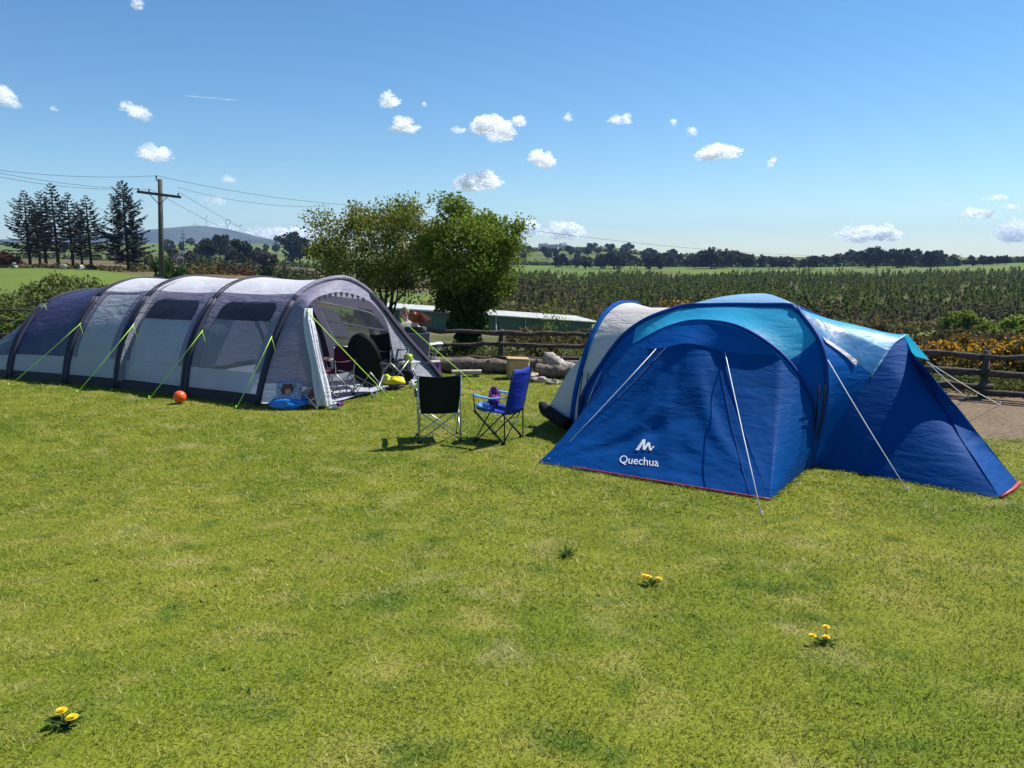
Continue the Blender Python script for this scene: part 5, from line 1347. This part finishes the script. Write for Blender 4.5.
# ------------------------------------------------------------------ haze
hb = MB().box((0,2100,70), (11000,5300,250)).build('haze', M['white'], smooth=False); tag(hb, 'thin bluish air haze over the valley', 'haze', kind='stuff')
m, nt, N, L = new_mat('haze_air'); out = N.new('ShaderNodeOutputMaterial'); v = N.new('ShaderNodeVolumePrincipled'); v.inputs['Color'].default_value = (.36,.58,1,1); v.inputs['Density'].default_value = .00012; v.inputs['Anisotropy'].default_value = 0
L.new(v.outputs[0], out.inputs['Volume']); hb.data.materials.clear(); hb.data.materials.append(m)

# ------------------------------------------------------------------ clouds
m, nt, N, L = new_mat('cloud_vapour'); out = N.new('ShaderNodeOutputMaterial'); b = N.new('ShaderNodeBsdfDiffuse'); b.inputs['Color'].default_value = (.60,.60,.62,1)
tl = N.new('ShaderNodeBsdfTranslucent'); tl.inputs['Color'].default_value = (.60,.60,.62,1); mm_ = N.new('ShaderNodeAddShader'); L.new(b.outputs[0], mm_.inputs[0]); L.new(tl.outputs[0], mm_.inputs[1])
lw = N.new('ShaderNodeLayerWeight'); lw.inputs['Blend'].default_value = .5
inv = N.new('ShaderNodeMath'); inv.operation = 'SUBTRACT'; inv.inputs[0].default_value = 1; L.new(lw.outputs['Facing'], inv.inputs[1])
pw = N.new('ShaderNodeMath'); pw.operation = 'POWER'; pw.inputs[1].default_value = 3.0; L.new(inv.outputs[0], pw.inputs[0])
tc = N.new('ShaderNodeTexCoord'); nn = N.new('ShaderNodeTexNoise'); nn.inputs['Scale'].default_value = .012; nn.inputs['Detail'].default_value = 5; nn.inputs['Roughness'].default_value = .5; L.new(tc.outputs['Object'], nn.inputs['Vector'])
mr = N.new('ShaderNodeMapRange'); mr.inputs[1].default_value = .25; mr.inputs[2].default_value = .6; L.new(nn.outputs['Fac'], mr.inputs[0])
ml = N.new('ShaderNodeMath'); ml.operation = 'MULTIPLY'; L.new(pw.outputs[0], ml.inputs[0]); L.new(mr.outputs[0], ml.inputs[1])
at = N.new('ShaderNodeAttribute'); at.attribute_type = 'OBJECT'; at.attribute_name = 'opacity'
ml2 = N.new('ShaderNodeMath'); ml2.operation = 'MULTIPLY'; L.new(ml.outputs[0], ml2.inputs[0]); L.new(at.outputs['Fac'], ml2.inputs[1])
tr = N.new('ShaderNodeBsdfTransparent'); ms = N.new('ShaderNodeMixShader'); L.new(ml2.outputs[0], ms.inputs[0]); L.new(tr.outputs[0], ms.inputs[1]); L.new(mm_.outputs[0], ms.inputs[2]); L.new(ms.outputs[0], out.inputs['Surface'])
CLOUD = m
def cloud(px, py, w, h, label, op=.6, tilt=0., n=None, seed=1, Y=6500.):
    h *= .82; w *= .94
    rd = random.Random(seed*13+int(px)); s = Y/F*1.02; c = P(px,py,Y); mb = MB(); n = n or max(7, int(w/3.2))
    for i in range(n):
        k = rd.uniform(-1,1)*rd.uniform(.35,1); env = math.sqrt(max(.06,1-k*k)); x = k*w/2*.86
        z = -h*.28+rd.uniform(0,.62)*h*env + math.tan(tilt)*-x; r = h*.5*env*rd.uniform(.3,.75)
        ph = Vector((rd.uniform(0,99),)*3)
        def fn(u, v):
            a = 2*PI*u; b_ = PI*v; d = Vector((math.sin(b_)*math.cos(a), math.sin(b_)*math.sin(a), math.cos(b_)))
            k_ = 1+.55*mnoise.noise(d*1.4+ph)+.35*mnoise.noise(d*3.2+ph)
            dz = d.z*(1 if d.z > 0 else .55)
            return Vector((x*s+d.x*r*1.35*s*k_, rd_off+d.y*r*1.2*s*k_, z*s+dz*r*s*k_))
        rd_off = rd.uniform(-.3,.3)*w*s
        mb.grid(fn, 26, 16)
    o = mb.build('cloud', CLOUD); o.location = c; o['opacity'] = float(op); tag(o, label, 'cloud', 'small fair weather clouds'); return o
CL = [(155,154,40,20,'pale cloud above the lone spruce and utility pole',.5,0),(135,112,34,17,'slanting wispy cloud high at the left',.45,.35),(5,97,26,26,'cloud cut by the left edge of the sky',.5,.3),(54,109,12,6,'tiny faint wisp right of the left edge cloud',.3,.2),
 (227,180,22,10,'faint small cloud above the crossarm right side',.3,.1),(215,202,32,12,'faint flat cloud just over the wires',.3,0),(390,101,24,18,'small white cloud, upper of two left of centre',.7,0),(405,127,36,19,'white cloud, lower of two left of centre',.8,0),(425,105,8,6,'tiny wisp between the centre clouds',.3,0),
 (457,130,22,9,'thin wisp attached left of the big central cloud',.4,0),(492,130,54,28,'big bright central cloud with ragged top',.95,.12),(518,122,16,13,'ragged scrap at the upper right of the big central cloud',.6,0),(541,161,36,19,'white cloud slanting below right of the central cloud',.85,.25),(478,184,68,24,'long white cloud directly over the bright green tree',.95,0),
 (568,118,8,12,'tiny faint upright wisp right of centre',.3,0),(620,120,34,12,'flat faint cloud right of centre',.45,.0),(673,123,7,9,'tiny wisp left of the ragged right cloud',.35,0),(692,131,10,12,'thin trail rising from the ragged right cloud',.35,.5),(716,153,54,21,'ragged white cloud above the pale blue tent cap',.8,0),(771,163,12,10,'tiny white cloud right of the ragged one',.6,0),
 (872,235,94,20,'long flat cloud low over the right tree line',.95,0),(977,215,38,15,'flat white cloud near the right edge',.8,0),(998,198,28,8,'thin cloud strip above the right edge clouds',.5,0),(1012,234,38,28,'pale cloud low at the right edge',.6,0),(1008,208,22,10,'small scrap between the right edge clouds',.4,0),
 (285,236,130,18,'cloud bank lying behind the hill and hawthorn crown',.7,0),(225,229,60,9,'low end of the cloud bank over the hill slope',.5,0),(565,233,62,20,'low puffy cloud bank right of the bright green tree',.8,.1),(527,229,30,22,'puffy cloud touching the bright green tree',.8,0),(137,6,12,16,'scrap of cloud at the top edge of the sky',.45,.4),(12,226,40,8,'faint cloud streak over the left horizon',.35,0)]
for i, (px,py,w,h,lab,op,ti) in enumerate(CL): cloud(px,py,w,h,lab,op*1.0,ti,seed=i+1, n=max(10,int(w/1.3)), Y=6500 if py < 225 else 7400)
o = MB().tube([P(184+i*5,95.5+i*.45,6500) for i in range(12)], [2+6*math.sin(PI*(i+.5)/12) for i in range(12)], 6).build('vapour_trail', CLOUD); o['opacity'] = .35; tag(o, 'short thin vapour trail high at the left of the sky', 'vapour trail')

# ------------------------------------------------------------------ light, sky, camera
w = bpy.data.worlds.new('World'); scene.world = w; w.use_nodes = True
nt = w.node_tree; nt.nodes.clear(); o_ = nt.nodes.new('ShaderNodeOutputWorld'); bg = nt.nodes.new('ShaderNodeBackground'); sk = nt.nodes.new('ShaderNodeTexSky')
sk.sky_type = 'NISHITA'; sk.sun_disc = False; SE, SA = math.radians(52), math.radians(60)
sk.sun_elevation = SE; sk.sun_rotation = SA; sk.air_density = 1.0; sk.dust_density = .05; sk.ozone_density = 3.0; sk.altitude = 100
bg.inputs['Strength'].default_value = .075
hs = nt.nodes.new('ShaderNodeHueSaturation'); hs.inputs['Saturation'].default_value = 1.2
nt.links.new(sk.outputs[0], hs.inputs['Color']); wb = nt.nodes.new('ShaderNodeMix'); wb.data_type = 'RGBA'; wb.blend_type = 'MULTIPLY'; wb.inputs['Factor'].default_value = 1; wb.inputs['B'].default_value = (.87,.965,1.0,1); nt.links.new(hs.outputs[0], wb.inputs['A']); nt.links.new(wb.outputs['Result'], bg.inputs[0]); nt.links.new(bg.outputs[0], o_.inputs[0])
ld = bpy.data.lights.new('sun', 'SUN'); ld.energy = 4.6; ld.angle = math.radians(.53); ld.color = (1,.95,.87)
so = bpy.data.objects.new('sun', ld); COL.objects.link(so)
sv = Vector((math.cos(SE)*math.sin(SA), math.cos(SE)*math.cos(SA), math.sin(SE))); so.rotation_euler = sv.to_track_quat('Z','Y').to_euler(); so.location = (30,20,50)
cd = bpy.data.cameras.new('camera'); cd.sensor_width = 36; cd.lens = F/1024*36; cd.clip_end = 30000; cd.clip_start = .05
co = bpy.data.objects.new('camera', cd); COL.objects.link(co); co.location = (0,0,H_EYE); co.rotation_euler = (PI/2-PITCH,0,0); scene.camera = co
scene.render.engine = 'CYCLES'; scene.cycles.use_denoising = True; scene.cycles.max_bounces = 6; scene.cycles.transparent_max_bounces = 40; scene.cycles.volume_bounces = 0
scene.cycles.sample_clamp_indirect = 5
scene.view_settings.view_transform = 'Standard'; scene.view_settings.look = 'None'; scene.view_settings.exposure = .82; scene.view_settings.gamma = 1
